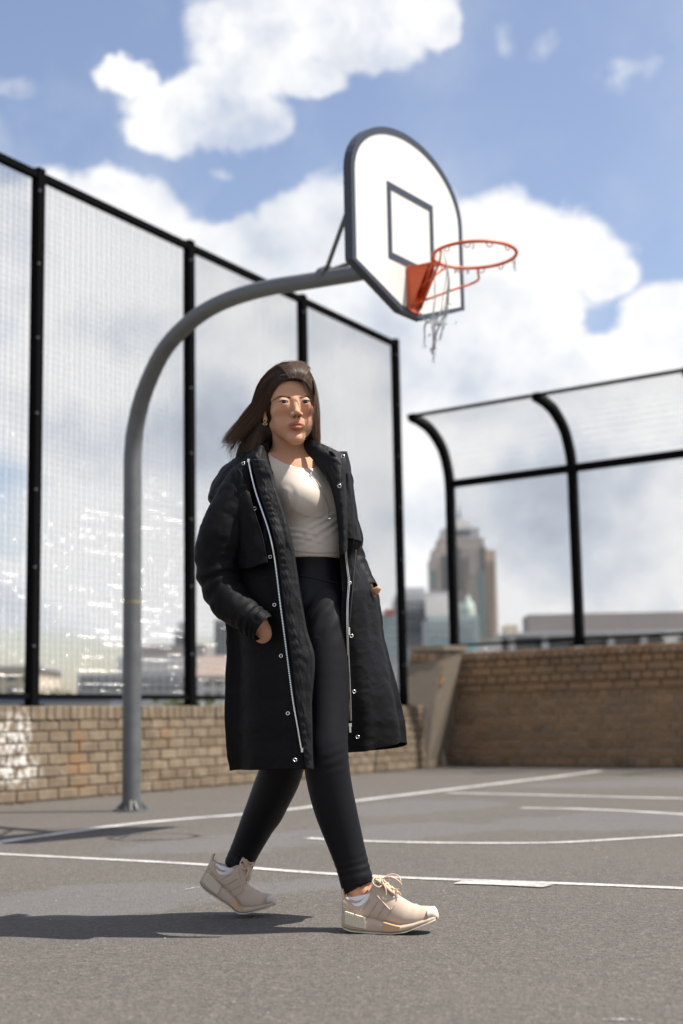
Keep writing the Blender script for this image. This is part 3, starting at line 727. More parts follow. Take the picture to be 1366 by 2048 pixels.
def px_box(name, x0, x1, ytop, Y, depth, mat, parent, rot=0., zb=-11., ybot=None, front=0.):
    """box whose front spans photo columns x0..x1 at distance Y"""
    a = aty(x0, ytop, Y-front); b = aty(x1, ytop, Y-front); zt = (a.z+b.z)/2
    if ybot is not None: zb = (aty(x0, ybot, Y-front).z+aty(x1, ybot, Y-front).z)/2
    w = b.x-a.x; cx = (a.x+b.x)/2; ax = Vector((math.cos(rot), math.sin(rot), 0))
    mb = MB(); mb.box((cx, Y-front+depth/2, (zt+zb)/2), w, depth, zt-zb, ax=ax); return mb.build(name, mat, parent)
def window_rows(parent, x0, x1, y0, y1, nx, ny, Y, mat, gapx=.3, gapy=.4, name='window', proud=.0):
    lib = None
    for j in range(ny):
        for i in range(nx):
            xa = x0+(x1-x0)*(i+gapx/2)/nx; xb = x0+(x1-x0)*(i+1-gapx/2)/nx
            ya = y0+(y1-y0)*(j+gapy/2)/ny; yb = y0+(y1-y0)*(j+1-gapy/2)/ny
            a = aty(xa, ya, Y-proud); b = aty(xb, yb, Y-proud); c = (a+b)/2; w, h = b.x-a.x, a.z-b.z
            mb = MB(); mb.box((c.x, Y-proud, c.z), w, .2*Y/100, h); mb.build(name, mat, parent)
def build_city():
    g = city_mats()
    # brick clad tower with stepped top
    Y = 800.; rt = empty('office_tower', (aty(925, 1290, Y).x, Y, -11)); tag(rt, 'tall pinkish stepped office tower with a spire, seen through the mesh', 'tower')
    px_box('wall', 862, 966, 1112, Y, 34, g['stone'], rt)
    px_box('sunlit_wall', 964, 991, 1100, Y+1, 33, g['lit_stone'], rt)
    px_box('shoulder', 866, 975, 1096, Y+2, 30, g['stone'], rt, ybot=1112.5); px_box('shoulder', 876, 968, 1076, Y+4, 26, g['stone'], rt, ybot=1096.5)
    px_box('crown', 884, 958, 1056, Y+6, 22, g['grey'], rt, ybot=1077); px_box('crown_window', 905, 940, 1061, Y+5.6, 1, g['dark'], rt, ybot=1071)
    px_box('cap', 900, 942, 1046, Y+9, 14, g['white'], rt, ybot=1056.5); px_box('cap', 908, 930, 1038, Y+11, 10, g['white'], rt, ybot=1046.5)
    a = aty(918, 1039, Y+15); b = aty(918, 1012, Y+15); mb = MB(); mb.tube([a, a.lerp(b, .5), b], [1.0, .6, .15], 8); mb.build('spire', g['dark'], rt)
    for x0, x1, y0, y1, mt in ((910, 922, 1095, 1180, 'dark'), (938, 950, 1100, 1150, 'stone'), (961, 969, 1092, 1140, 'dark'), (956, 968, 1142, 1275, 'teal'), (861, 870, 1140, 1175, 'teal'), (884, 892, 1110, 1180, 'dark')):
        px_box('window_strip', x0, x1, y0, Y-.6, 1.2, g[mt], rt, ybot=y1)
    for k in range(16): px_box('spandrel', 908, 924, 1099+k*7.5, Y-.9, .5, g['stone'], rt, ybot=1100.6+k*7.5)
    window_rows(rt, 974, 990, 1120, 1280, 2, 18, Y+.6, g['brown'], .5, .5)
    window_rows(rt, 925, 937, 1112, 1270, 1, 17, Y-.3, g['brown'], .3, .5)
    # low glass office in front of the tower
    Y = 420.; rt = empty('glass_office', (aty(890, 1290, Y).x, Y, -11)); tag(rt, 'pale glass office block in front of the stepped tower', 'office building')
    px_box('wall', 855, 957, 1232, Y, 30, g['grey'], rt)
    for k in range(5): px_box('glazing', 856, 956, 1236+k*14, Y-.4, .8, g['blue'], rt, ybot=1246+k*14)
    window_rows(rt, 858, 954, 1236, 1276, 9, 3, Y-.6, g['white'], .78, .3, name='mullion')
    # grey stepped block left
    Y = 460.; rt = empty('office_block', (aty(830, 1290, Y).x, Y, -11)); tag(rt, 'grey stepped office block left of the tower, behind the corner fence post', 'office building')
    px_box('wall', 792, 905, 1185, Y, 40, g['grey'], rt); px_box('wall', 800, 850, 1175, Y+6, 30, g['grey'], rt, ybot=1186); px_box('upper_wall', 850, 908, 1198, Y-2, 30, g['white'], rt, ybot=1232)
    px_box('glazing', 806, 856, 1222, Y-1, 2, g['dark'], rt, ybot=1240); px_box('glazing', 800, 856, 1246, Y-1, 2, g['dark'], rt, ybot=1262)
    window_rows(rt, 796, 856, 1200, 1290, 6, 8, Y-1.2, g['dark'], .4, .5)
    Y = 380.; rt = empty('long_office', (aty(780, 1290, Y).x, Y, -11)); tag(rt, 'bluish office with a small red roof sign beside the coat', 'office building')
    px_box('wall', 735, 800, 1228, Y, 30, g['grey'], rt); px_box('sign_panel', 768, 790, 1218, Y-1, 1, g['red'], rt, ybot=1230)
    for k in range(5): px_box('glazing', 737, 799, 1236+k*16, Y-.4, .8, g['blue'], rt, ybot=1246+k*16)
    # copper cupola
    Y = 610.; rt = empty('cupola_building', (aty(936, 1290, Y).x, Y, -11)); tag(rt, 'small building with a pale green cupola in front of the tower', 'building')
    px_box('wall', 912, 950, 1205, Y, 12, g['white'], rt)
    c = aty(936, 1232, Y-4); tp = aty(936, 1190, Y-4); mb = MB(); mb.tube([c, c.lerp(tp, .35), c.lerp(tp, .7), tp], [3.2, 2.9, 1.6, .3], 12); mb.build('cupola', g['copper'], rt)
    Y = 900.; rt = empty('distant_block', (aty(1015, 1290, Y).x, Y, -11)); tag(rt, 'tiny pale rooftop block on the skyline between the tower and the long building', 'building')
    px_box('wall', 992, 1048, 1268, Y, 30, g['white'], rt); px_box('plant_room', 1010, 1036, 1250, Y+4, 20, g['cream'], rt, ybot=1269)
    # long flat roofed building right
    Y = 150.; rt = empty('long_building', (aty(1200, 1290, Y).x, Y, -11)); tag(rt, 'long flat brown building with a pale canopy above the shaded wall, right side', 'building')
    px_box('upper_storey', 1057, 1700, 1223, Y+14, 6, g['brown'], rt, ybot=1262)
    px_box('roof_slab', 1008, 1750, 1258, Y, 22, g['grey'], rt, ybot=1266)
    px_box('wall', 1002, 1750, 1266, Y+3, 40, g['dark'], rt)
    for k in range(11): px_box('column', 1018+k*66, 1030+k*66, 1266, Y+1, 1.0, g['grey'], rt)
    for k in range(3): px_box('ledge', 1002, 1750, 1276+k*13, Y+2.2, .6, g['grey'], rt, ybot=1278.5+k*13)
    Y = 60.; rt = empty('rooftop_vent', aty(1345, 1262, Y)); tag(rt, 'small white rooftop vent above the shaded wall at the right edge', 'vent')
    px_box('duct', 1333, 1366, 1262, Y, 1, g['white'], rt, ybot=1271); px_box('duct', 1336, 1352, 1271, Y+.1, .8, g['white'], rt, ybot=1290); 
    mb = MB(); mb.box(aty(1344, 1289, Y+.5)-UP*6, .4, .4, 12.2); mb.build('stack', g['grey'], rt)
    # left skyline seen through the mesh
    Y = 230.; rt = empty('terraced_block', (aty(320, 1390, Y).x, Y, -11)); tag(rt, 'grey stepped apartment block behind the gooseneck pole', 'building')
    px_box('wall', 155, 470, 1345, Y, 20, g['grey'], rt); px_box('middle_storey', 235, 470, 1312, Y+3, 18, g['grey'], rt, ybot=1346); px_box('upper_storey', 282, 410, 1290, Y+6, 16, g['brown'], rt, ybot=1313)
    window_rows(rt, 160, 465, 1350, 1400, 20, 3, Y-.2, g['dark'], .4, .5); window_rows(rt, 240, 465, 1316, 1344, 15, 2, Y+2.8, g['white'], .4, .5)
    Y = 520.; rt = empty('distant_tower', (aty(368, 1290, Y).x, Y, -11)); tag(rt, 'slim grey distant tower left of the second fence post', 'tower')
    px_box('wall', 348, 386, 1262, Y, 14, g['grey'], rt); px_box('plant_room', 356, 370, 1244, Y+3, 8, g['grey'], rt, ybot=1263); window_rows(rt, 350, 384, 1268, 1330, 5, 8, Y-.4, g['dark'], .4, .5)
    Y = 560.; rt = empty('distant_tower', (aty(445, 1290, Y).x, Y, -11)); tag(rt, 'broad grey distant tower just left of the coat', 'tower')
    px_box('wall', 428, 472, 1238, Y, 20, g['grey'], rt); window_rows(rt, 430, 470, 1244, 1320, 5, 9, Y-.4, g['dark'], .4, .5)
    Y = 130.; rt = empty('cream_house', (aty(45, 1390, Y).x, Y, -11)); tag(rt, 'cream low building through the mesh at the left edge', 'building')
    px_box('wall', -160, 78, 1338, Y, 10, g['cream'], rt); px_box('roof', -165, 84, 1332, Y-.5, 11, g['grey'], rt, ybot=1339); window_rows(rt, -150, 70, 1346, 1392, 7, 2, Y-.1, g['dark'], .5, .5)
    Y = 120.; rt = empty('white_house', (aty(435, 1390, Y).x, Y, -11)); tag(rt, 'white house with a brown tiled roof left of the coat', 'house')
    px_box('wall', 398, 520, 1350, Y, 9, g['white'], rt); window_rows(rt, 404, 515, 1356, 1400, 5, 2, Y-.1, g['dark'], .5, .45)
    a, b = aty(392, 1352, Y-.8), aty(526, 1352, Y-.8); c = aty(400, 1312, Y+5); d = aty(516, 1312, Y+5)
    mb = MB(); mb.add([a, b, (b.x, Y+9.5, b.z), (a.x, Y+9.5, a.z), c, d], [(0, 1, 5, 4), (1, 2, 5), (2, 3, 4, 5), (3, 0, 4), (3, 2, 1, 0)]); mb.build('roof', g['roof'], rt)
    Y = 48.; rt = empty('blue_shed', (aty(110, 1411, Y).x, Y, -11)); tag(rt, 'low dark blue shed roof just above the sunlit wall at the left', 'shed')
    px_box('wall', -300, 222, 1404, Y, 6, g['grey'], rt); px_box('roof', -310, 226, 1398, Y-.4, 7, g['bluesteel'], rt, ybot=1405)
    # trees and hedge
    leafm, t, b = material('foliage', rough=.7); p = wpos(t); oi = t.noise(p, .9, 5, .7)
    t.put(b.inputs['Base Color'], t.ramp(oi, [(.3, (.035, .055, .02)), (.55, (.075, .10, .03)), (.75, (.14, .15, .045))])); bark = simple('bark', (.10, .08, .06), .9)
    def tree(x, ytop, Y, w, lb):
        top = aty(x, ytop, Y); z0 = -11; H = top.z-z0; root = empty('tree', (top.x, Y, z0)); tag(root, lb, 'tree', 'trees beyond the mesh fence')
        mb = MB(); mb.tube([(top.x, Y, z0), (top.x+.2, Y, z0+H*.4), (top.x, Y, z0+H*.75)], [.35, .25, .1], 7)
        for k in range(5):
            a = k*1.3; mb.tube([(top.x, Y, z0+H*.45), (top.x+math.cos(a)*w*.35, Y+math.sin(a)*w*.35, z0+H*.75)], [.14, .05], 5)
        mb.build('trunk', bark, root)
        rr = np.random.RandomState(int(x)+5); n = 2600
        cl = rr.normal(0, 1, (26, 3))*np.array([w*.30, w*.3, H*.13])+np.array([top.x, Y, z0+H*.74]); cl[:, 2] = np.minimum(cl[:, 2], top.z-w*.13)
        c = cl[rr.randint(0, 26, n)]+rr.normal(0, 1, (n, 3))*w*.075
        c[:, 2] = np.minimum(c[:, 2], top.z)
        u = rr.normal(0, 1, (n, 3)); u /= np.linalg.norm(u, axis=1)[:, None]; v = np.cross(u, rr.normal(0, 1, (n, 3))); v /= np.linalg.norm(v, axis=1)[:, None]
        s = rr.uniform(.10, .26, (n, 1))*w/6; V = np.stack([c-u*s, c+v*s*.6, c+u*s, c-v*s*.6], 1).reshape(-1, 3)
        link('crown', npmesh('crown', V, np.arange(4*n).reshape(-1, 4)), leafm, root)
    tree(205, 1368, 70, 5.5, 'yellow green bushy tree through the mesh just left of the gooseneck pole')
    tree(305, 1374, 74, 5, 'low green tree just right of the gooseneck pole')
    tree(425, 1392, 60, 4, 'small green tree low beside the second fence post')
    tree(120, 1380, 90, 6, 'dark green tree low behind the first fence post')
    tree(800, 1385, 60, 4, 'green tree low behind the corner post')
    # far wooded suburbs that read as one mass
    n = 5000; rr = np.random.RandomState(3); x = rr.uniform(-420, 420, n); y = rr.uniform(300, 700, n); z = -11+rr.uniform(0, 1, n)**1.5*15
    c = np.stack([x, y, z], 1); u = rr.normal(0, 1, (n, 3)); u /= np.linalg.norm(u, axis=1)[:, None]; v = np.cross(u, rr.normal(0, 1, (n, 3))); v /= np.linalg.norm(v, axis=1)[:, None]
    s = rr.uniform(1.5, 4, (n, 1)); V = np.stack([c-u*s, c+v*s*.7, c+u*s, c-v*s*.7], 1).reshape(-1, 3)
    o = link('distant_woodland', npmesh('distant_woodland', V, np.arange(4*n).reshape(-1, 4)), leafm); tag(o, kind='stuff')
# ------------------------------------------------------------------ smooth solids from distance fields
class Field:
    def __init__(s, xs, ys, zs):
        s.ax = [np.asarray(a, np.float32) for a in (xs, ys, zs)]; s.D = np.full([len(a) for a in s.ax], 1., np.float32)
    def _sl(s, lo, hi):
        return tuple(slice(max(0, int(np.searchsorted(a, l))-1), min(len(a), int(np.searchsorted(a, h))+1)) for a, l, h in zip(s.ax, lo, hi))
    def _pts(s, sl):
        return np.meshgrid(*[a[q] for a, q in zip(s.ax, sl)], indexing='ij', sparse=True)
    def _put(s, sl, d, k, sub):
        D = s.D[sl]
        if sub:
            d = -d; h = np.maximum(k-np.abs(D-d), 0)/max(k, 1e-6); s.D[sl] = np.maximum(D, d)+h*h*k*.25
        else:
            h = np.maximum(k-np.abs(D-d), 0)/max(k, 1e-6); s.D[sl] = np.minimum(D, d)-h*h*k*.25
    def cone(s, a, b, ra, rb, k=.01, sub=False):
        a = np.array(tuple(a)); b = np.array(tuple(b)); m = max(ra, rb)+k+.012
        sl = s._sl(np.minimum(a, b)-m, np.maximum(a, b)+m); X, Y, Z = s._pts(sl)
        d = b-a; L2 = float(d@d)+1e-12; t = ((X-a[0])*d[0]+(Y-a[1])*d[1]+(Z-a[2])*d[2])/L2; t = np.clip(t, 0, 1)
        q = np.sqrt((X-a[0]-t*d[0])**2+(Y-a[1]-t*d[1])**2+(Z-a[2]-t*d[2])**2)-(ra+(rb-ra)*t)
        s._put(sl, q.astype(np.float32), k, sub)
    def chain(s, pts, k=.01, sub=False):
        for (a, ra), (b, rb) in zip(pts[:-1], pts[1:]): s.cone(a, b, ra, rb, k, sub)
    def ell(s, c, r, M=None, k=.01, sub=False):
        c = np.array(tuple(c)); r = np.array(r, float); m = r.max()+k+.012
        sl = s._sl(c-m, c+m); X, Y, Z = s._pts(sl); X, Y, Z = X-c[0], Y-c[1], Z-c[2]
        if M is not None:
            A = np.array(M.to_3x3().inverted()); X, Y, Z = (A[i][0]*X+A[i][1]*Y+A[i][2]*Z for i in range(3))
        k0 = np.sqrt((X/r[0])**2+(Y/r[1])**2+(Z/r[2])**2); k1 = np.sqrt((X/r[0]**2)**2+(Y/r[1]**2)**2+(Z/r[2]**2)**2)
        d = k0*(k0-1)/np.maximum(k1, 1e-6); d = np.where(k0 < 1e-3, -r.min(), d)
        s._put(sl, d.astype(np.float32), k, sub)
    def plane(s, p, n, k=.004):
        """keep the side away from n"""
        p = np.array(tuple(p)); n = np.array(tuple(n)); n = n/np.linalg.norm(n); X, Y, Z = s._pts((slice(None),)*3)
        d = -((X-p[0])*n[0]+(Y-p[1])*n[1]+(Z-p[2])*n[2]); s._put((slice(None),)*3, d.astype(np.float32), k, True)
    def copy(s):
        q = Field(*s.ax); q.D = s.D.copy(); return q
    def mesh(s, name, off=0.):
        D = s.D-off; ins = D < 0; n = D.shape
        c = np.zeros([k-1 for k in n], np.uint8)
        for i in (0, 1):
            for j in (0, 1):
                for k in (0, 1): c += ins[i:n[0]-1+i, j:n[1]-1+j, k:n[2]-1+k]
        act = (c > 0) & (c < 8); I = np.argwhere(act); idx = np.full(act.shape, -1, np.int32); idx[tuple(I.T)] = np.arange(len(I))
        acc = np.zeros((len(I), 3)); cnt = np.zeros(len(I))
        cor = {}
        for o in ((i, j, k) for i in (0, 1) for j in (0, 1) for k in (0, 1)):
            J = I+np.array(o); cor[o] = (D[tuple(J.T)].astype(float), np.stack([s.ax[a][J[:, a]] for a in range(3)], 1).astype(float))
        for o in cor:
            for a in range(3):
                if o[a]: continue
                p = list(o); p[a] = 1; p = tuple(p); d0, x0 = cor[o]; d1, x1 = cor[p]; m = (d0 < 0) != (d1 < 0)
                t = np.where(m, d0/np.where(m, d0-d1, 1), 0); acc += np.where(m[:, None], x0+(x1-x0)*t[:, None], 0); cnt += m
        V = acc/cnt[:, None]; Q = []
        for a in range(3):
            s0 = [slice(None)]*3; s1 = [slice(None)]*3; s0[a] = slice(0, -1); s1[a] = slice(1, None)
            A = ins[tuple(s0)]; B = ins[tuple(s1)]; E = np.argwhere(A != B); b, cc = (a+1) % 3, (a+2) % 3
            ok = (E[:, b] > 0) & (E[:, cc] > 0) & (E[:, b] < n[b]-1) & (E[:, cc] < n[cc]-1); E = E[ok]; dirn = A[tuple(E.T)]
            def cell(db, dc):
                J = E.copy(); J[:, b] += db; J[:, cc] += dc; return idx[tuple(J.T)]
            q = np.stack([cell(-1, -1), cell(0, -1), cell(0, 0), cell(-1, 0)], 1); q[~dirn] = q[~dirn][:, ::-1]; Q.append(q)
        Q = np.concatenate(Q); return V, Q
def vnoise(V, sc, seed=0., oct=3):
    """cheap smooth value noise on points, numpy only"""
    V = V*sc+seed; out = np.zeros(len(V)); amp = 1.; tot = 0
    for o in range(oct):
        i = np.floor(V).astype(np.int64); f = V-i; f = f*f*(3-2*f)
        def h(a, b, c):
            x = (a*374761393+b*668265263+c*2147483647) & 0xffffffff; x = ((x ^ (x >> 13))*1274126177) & 0xffffffff; return ((x ^ (x >> 16)) & 0xffff)/65535.
        r = 0
        for a in (0, 1):
            for b in (0, 1):
                for c in (0, 1):
                    w = (f[:, 0] if a else 1-f[:, 0])*(f[:, 1] if b else 1-f[:, 1])*(f[:, 2] if c else 1-f[:, 2]); r = r+w*h(i[:, 0]+a, i[:, 1]+b, i[:, 2]+c)
        out += amp*r; tot += amp; amp *= .5; V = V*2+17.3
    return out/tot-.5
def vnormals(V, Q):
    n = np.zeros_like(V); a = V[Q[:, 2]]-V[Q[:, 0]]; b = V[Q[:, 3 if Q.shape[1] > 3 else 1]]-V[Q[:, 1 if Q.shape[1] > 3 else 0]]; f = np.cross(a, b)
    for k in range(Q.shape[1]): np.add.at(n, Q[:, k], f)
    return n/np.maximum(np.linalg.norm(n, axis=1)[:, None], 1e-12)
def relax(V, Q, it=2, w=.5):
    E = np.concatenate([Q[:, [i, (i+1) % 4]] for i in range(4)]); E = np.concatenate([E, E[:, ::-1]])
    for _ in range(it):
        a = np.zeros_like(V); c = np.zeros(len(V)); np.add.at(a, E[:, 0], V[E[:, 1]]); np.add.at(c, E[:, 0], 1); V = V*(1-w)+w*a/np.maximum(c, 1)[:, None]
    return V
def paint(o, name, cols):
    at = o.data.color_attributes.new(name, 'FLOAT_COLOR', 'POINT'); c = np.ones((len(o.data.vertices), 4), np.float32); c[:, :3] = cols; at.data.foreach_set('color', c.ravel())

# ------------------------------------------------------------------ the woman
def seg(n0, n1, a, fa, fb, b):
    """axis with coarse step a and a fine stretch between fa..fb with step b"""
    return np.concatenate([np.arange(n0, fa, a), np.arange(fa, fb, b), np.arange(fb, n1, a)])
YAW_B = R(40)
BF = Vector((math.sin(YAW_B), -math.cos(YAW_B), 0)); BL = Vector((math.cos(YAW_B), math.sin(YAW_B), 0))   # torso front, her left
HS = 1.065
HYAW = R(15); HROLL = R(-2.5); HPITCH = R(1)
HM = Matrix.Rotation(HYAW, 4, 'Z') @ Matrix.Rotation(HROLL, 4, 'Y') @ Matrix.Rotation(HPITCH, 4, 'X')
EYE_MID = aty(589.5, 803, 4.135)
HO = EYE_MID - HM @ Vector((0, -.078*HS, .0022))          # middle of the head at eye height
def hp(x, y, z): return HO + HM @ (Vector((x, y, z))*.001*HS)
def hr(r): return r*.001*HS
def head_field(F):
    e = lambda c, r, k=8, sub=False: F.ell(hp(*c), [hr(q) for q in r], HM, hr(k), sub)
    c = lambda a, b, ra, rb, k=6, sub=False: F.cone(hp(*a), hp(*b), hr(ra), hr(rb), hr(k), sub)
    e((0, 18, 28), (72, 90, 76)); e((0, -28, 30), (57, 52, 54), 14); e((0, -28, -22), (55, 50, 58), 14)
    e((0, -36, -66), (39, 40, 36), 18)
    for s in (-1, 1):
        e((s*41, -49, -22), (19, 20, 15), 18)                        # cheekbone
        c((s*47, -4, -50), (s*12, -66, -101), 10, 11, 20)             # jaw line
        c((s*40, -60.5, 17), (s*12, -72, 13), 7, 6, 16)                # brow
    for s in (-1, 1): e((s*30, -50, -56), (22, 22, 27), 20)
    e((0, -70, -104), (15, 12, 12), 20)                               # chin
    e((0, -76, -62), (23, 13, 20), 12)                               # mouth mound
    for s in (-1, 1): e((s*30, -97, 0), (15, 13, 9.5), 12, True)      # sockets
    c((0, -75, 4), (0, -85, -34), 8, 11, 12); c((0, -79, 4), (0, -99.5, -30), 6.2, 7.2, 12); e((0, -102, -33.5), (8.5, 8.5, 7.5), 5)   # nose
    for s in (-1, 1):
        e((s*11, -92, -37.5), (6.6, 9.5, 6.4), 5)
        e((s*5.8, -99, -43.5), (3.2, 4.6, 3.2), 2, True)
        F.ell(hp(s*31, -73.3, 0), [hr(14.2)]*3, HM, hr(9))           # lids
    for s in (-1, 1): e((s*31, -70, -17), (20, 12, 13), 16)
    # lips
    for s in (-1, 1):
        c((s*21, -81, -66), (s*6, -89.5, -62.5), 2.6, 4.0, 4); c((s*6, -89.5, -62.5), (0, -90, -63.5), 4.0, 3.6, 3)
        c((s*18, -81.5, -70.5), (s*5, -88.5, -73.5), 3.0, 4.8, 4); c((s*5, -88.5, -73.5), (0, -88.8, -73.8), 4.8, 5.0, 3)
        c((s*23, -85, -67.5), (s*10, -95.2, -68.2), .9, 1.1, 1.6, True); c((s*10, -95.2, -68.2), (0, -96.2, -68.8), 1.1, 1.1, 1.6, True)
    c((0, -92, -49), (0, -95.5, -56.5), 1.8, 2.2, 4, True)
    e((0, -84, -85), (14, 6, 4), 8, True)
    for s in (-1, 1):                                                 # ears
        e((s*70, 6, -8), (6, 15, 27), 5); e((s*76, 2, -6), (4, 8, 16), 4, True); e((s*68, -2, -32), (5, 6, 8), 4)
def eye_cut(F):
    for s in (-1, 1):
        F.ell(hp(s*31-s*.5, -89, -.7), [hr(13.4), hr(7.5), hr(4.8)], HM @ Matrix.Rotation(-s*R(5), 4, 'Y'), hr(1.2), True)
def tp(px, py, Y): return aty(px, py, Y)
# torso centre line (photo columns/rows and distance)
TC = dict(pelvis=tp(640, 1205, 4.26), waist=tp(630, 1095, 4.25), rib=tp(608, 1000, 4.265), chest=tp(598, 950, 4.285), neck=tp(582, 912, 4.27))
TM = Matrix.Rotation(YAW_B, 4, 'Z')
def torso_field(F, k=.05):
    F.ell(TC['pelvis']-BF*.0, (.140, .098, .115), TM, k); F.ell(TC['waist'], (.112, .086, .12), TM, k)
    F.ell(TC['rib'], (.128, .096, .13), TM, k); F.ell(TC['chest']+BF*.0-UP*.005, (.125, .085, .085), TM, k)
    for s in (-1, 1): F.ell(TC['rib']+BL*(s*.062)+BF*.068-UP*.008, (.062, .056, .06), TM, .035)
    F.ell(TC['pelvis']-BF*.05-UP*.03, (.13, .085, .09), TM, k)
SHR = tp(497, 957, 4.18); SHL = tp(660, 950, 4.37)
LEG_F = [((646, 1222, 4.235), .092), ((649, 1300, 4.19), .078), ((650, 1400, 4.155), .064), ((650, 1480, 4.125), .0545), ((651, 1515, 4.12), .0530), ((657, 1560, 4.125), .0525), ((671, 1620, 4.135), .0510), ((694, 1695, 4.14), .0410), ((711, 1752, 4.135), .0350), ((716, 1775, 4.135), .0345)]
LEG_R = [((622, 1222, 4.30), .092), ((608, 1300, 4.33), .080), ((592, 1400, 4.37), .070), ((572, 1500, 4.39), .058), ((557, 1560, 4.415), .0555), ((528, 1620, 4.45), .0480), ((502, 1675, 4.48), .0385), ((482, 1718, 4.50), .0320), ((474, 1738, 4.50), .031)]
def leg_chain(L, d=0.):
    A = spline([p+(r,) for p, r in L], 34)
    for _ in range(3): A[1:-1] = A[1:-1]*.5+(A[:-2]+A[2:])*.25
    return [(tp(*a[:3]), a[3]+d) for a in A]
def legs_field(F, d=0., k=.02):
    for L in (LEG_F, LEG_R): F.chain(leg_chain(L, d), k)
    F.ell(tp(640, 1500, 4.10), (.030, .02, .04), None, .03)          # knee cap
    F.ell(tp(664, 1590, 4.17), (.036, .042, .085), None, .03)        # calf
    F.ell(tp(540, 1590, 4.46), (.040, .042, .085), None, .03)
def finger(F, pts, r0, r1, k=.006):
    n = len(pts); F.chain([(p, r0+(r1-r0)*i/(n-1)) for i, p in enumerate(pts)], k)
def hand_right(F):
    """slides into the pocket: wrist, palm, four bent fingers and a thumb"""
    w = tp(515, 1243, 4.062); p0 = tp(530, 1267, 4.088); p1 = tp(546, 1298, 4.13)
    F.cone(tp(492, 1222, 4.07), w, .030, .025, .01); F.cone(w, p0, .024, .029, .012); F.cone(p0, p1, .032, .030, .012)
    ax = (p1-p0).normalized(); side = ax.cross(Vector((0, -1, 0))).normalized()
    for i, (o, l) in enumerate(((-.030, .062), (-.010, .072), (.010, .068), (.028, .054))):
        a = p1+side*o; finger(F, [a-ax*.012, a+ax*l*.45+Vector((0, .008, 0)), a+ax*l*.8+Vector((0, .024, 0)), a+ax*l+Vector((0, .04, 0))], .0092, .0072)
    finger(F, [p0-side*.024, p0-side*.040+ax*.03-Vector((0, .0, 0)), p0-side*.040+ax*.062+Vector((0, .01, 0))], .0105, .0085)
def hand_left(F):
    w = tp(727, 1172, 4.335); p0 = tp(730, 1194, 4.34); p1 = tp(727, 1228, 4.33)
    F.cone(tp(718, 1150, 4.35), w, .031, .027, .01); F.cone(w, p0, .026, .031, .012); F.cone(p0, p1, .031, .029, .012)
    ax = (p1-p0).normalized(); side = ax.cross(Vector((0, -1, 0))).normalized()
    for o, l in ((-.028, .056), (-.009, .070), (.010, .068), (.028, .06)):
        a = p1+side*o; finger(F, [a-ax*.012, a+ax*l*.45+Vector((0, .008, 0)), a+ax*l*.8+Vector((0, .024, 0)), a+ax*l+Vector((0, .04, 0))], .0090, .007)
    finger(F, [tp(732, 1200, 4.32), tp(744, 1189, 4.285), tp(752, 1182, 4.265), tp(757, 1177, 4.260)], .0120, .0092)
def mat_skin():
    m, t, b = material('skin', rough=.62, spec=.22); p = wpos(t)
    vc = t.new('ShaderNodeVertexColor', layer_name='tint').outputs[0]
    n = t.noise(p, 60, 4, .6); c = t.mix(t.mapr(n, .3, .7, 0, .12), vc, (.56, .27, .17)); t.put(b.inputs['Base Color'], c)
    b.inputs['Subsurface Weight'].default_value = .4; b.inputs['Subsurface Radius'].default_value = (.8, .3, .15); b.inputs['Subsurface Scale'].default_value = .012
    bump(t, b, t.noise(p, 700, 3), .12, .0006); return m
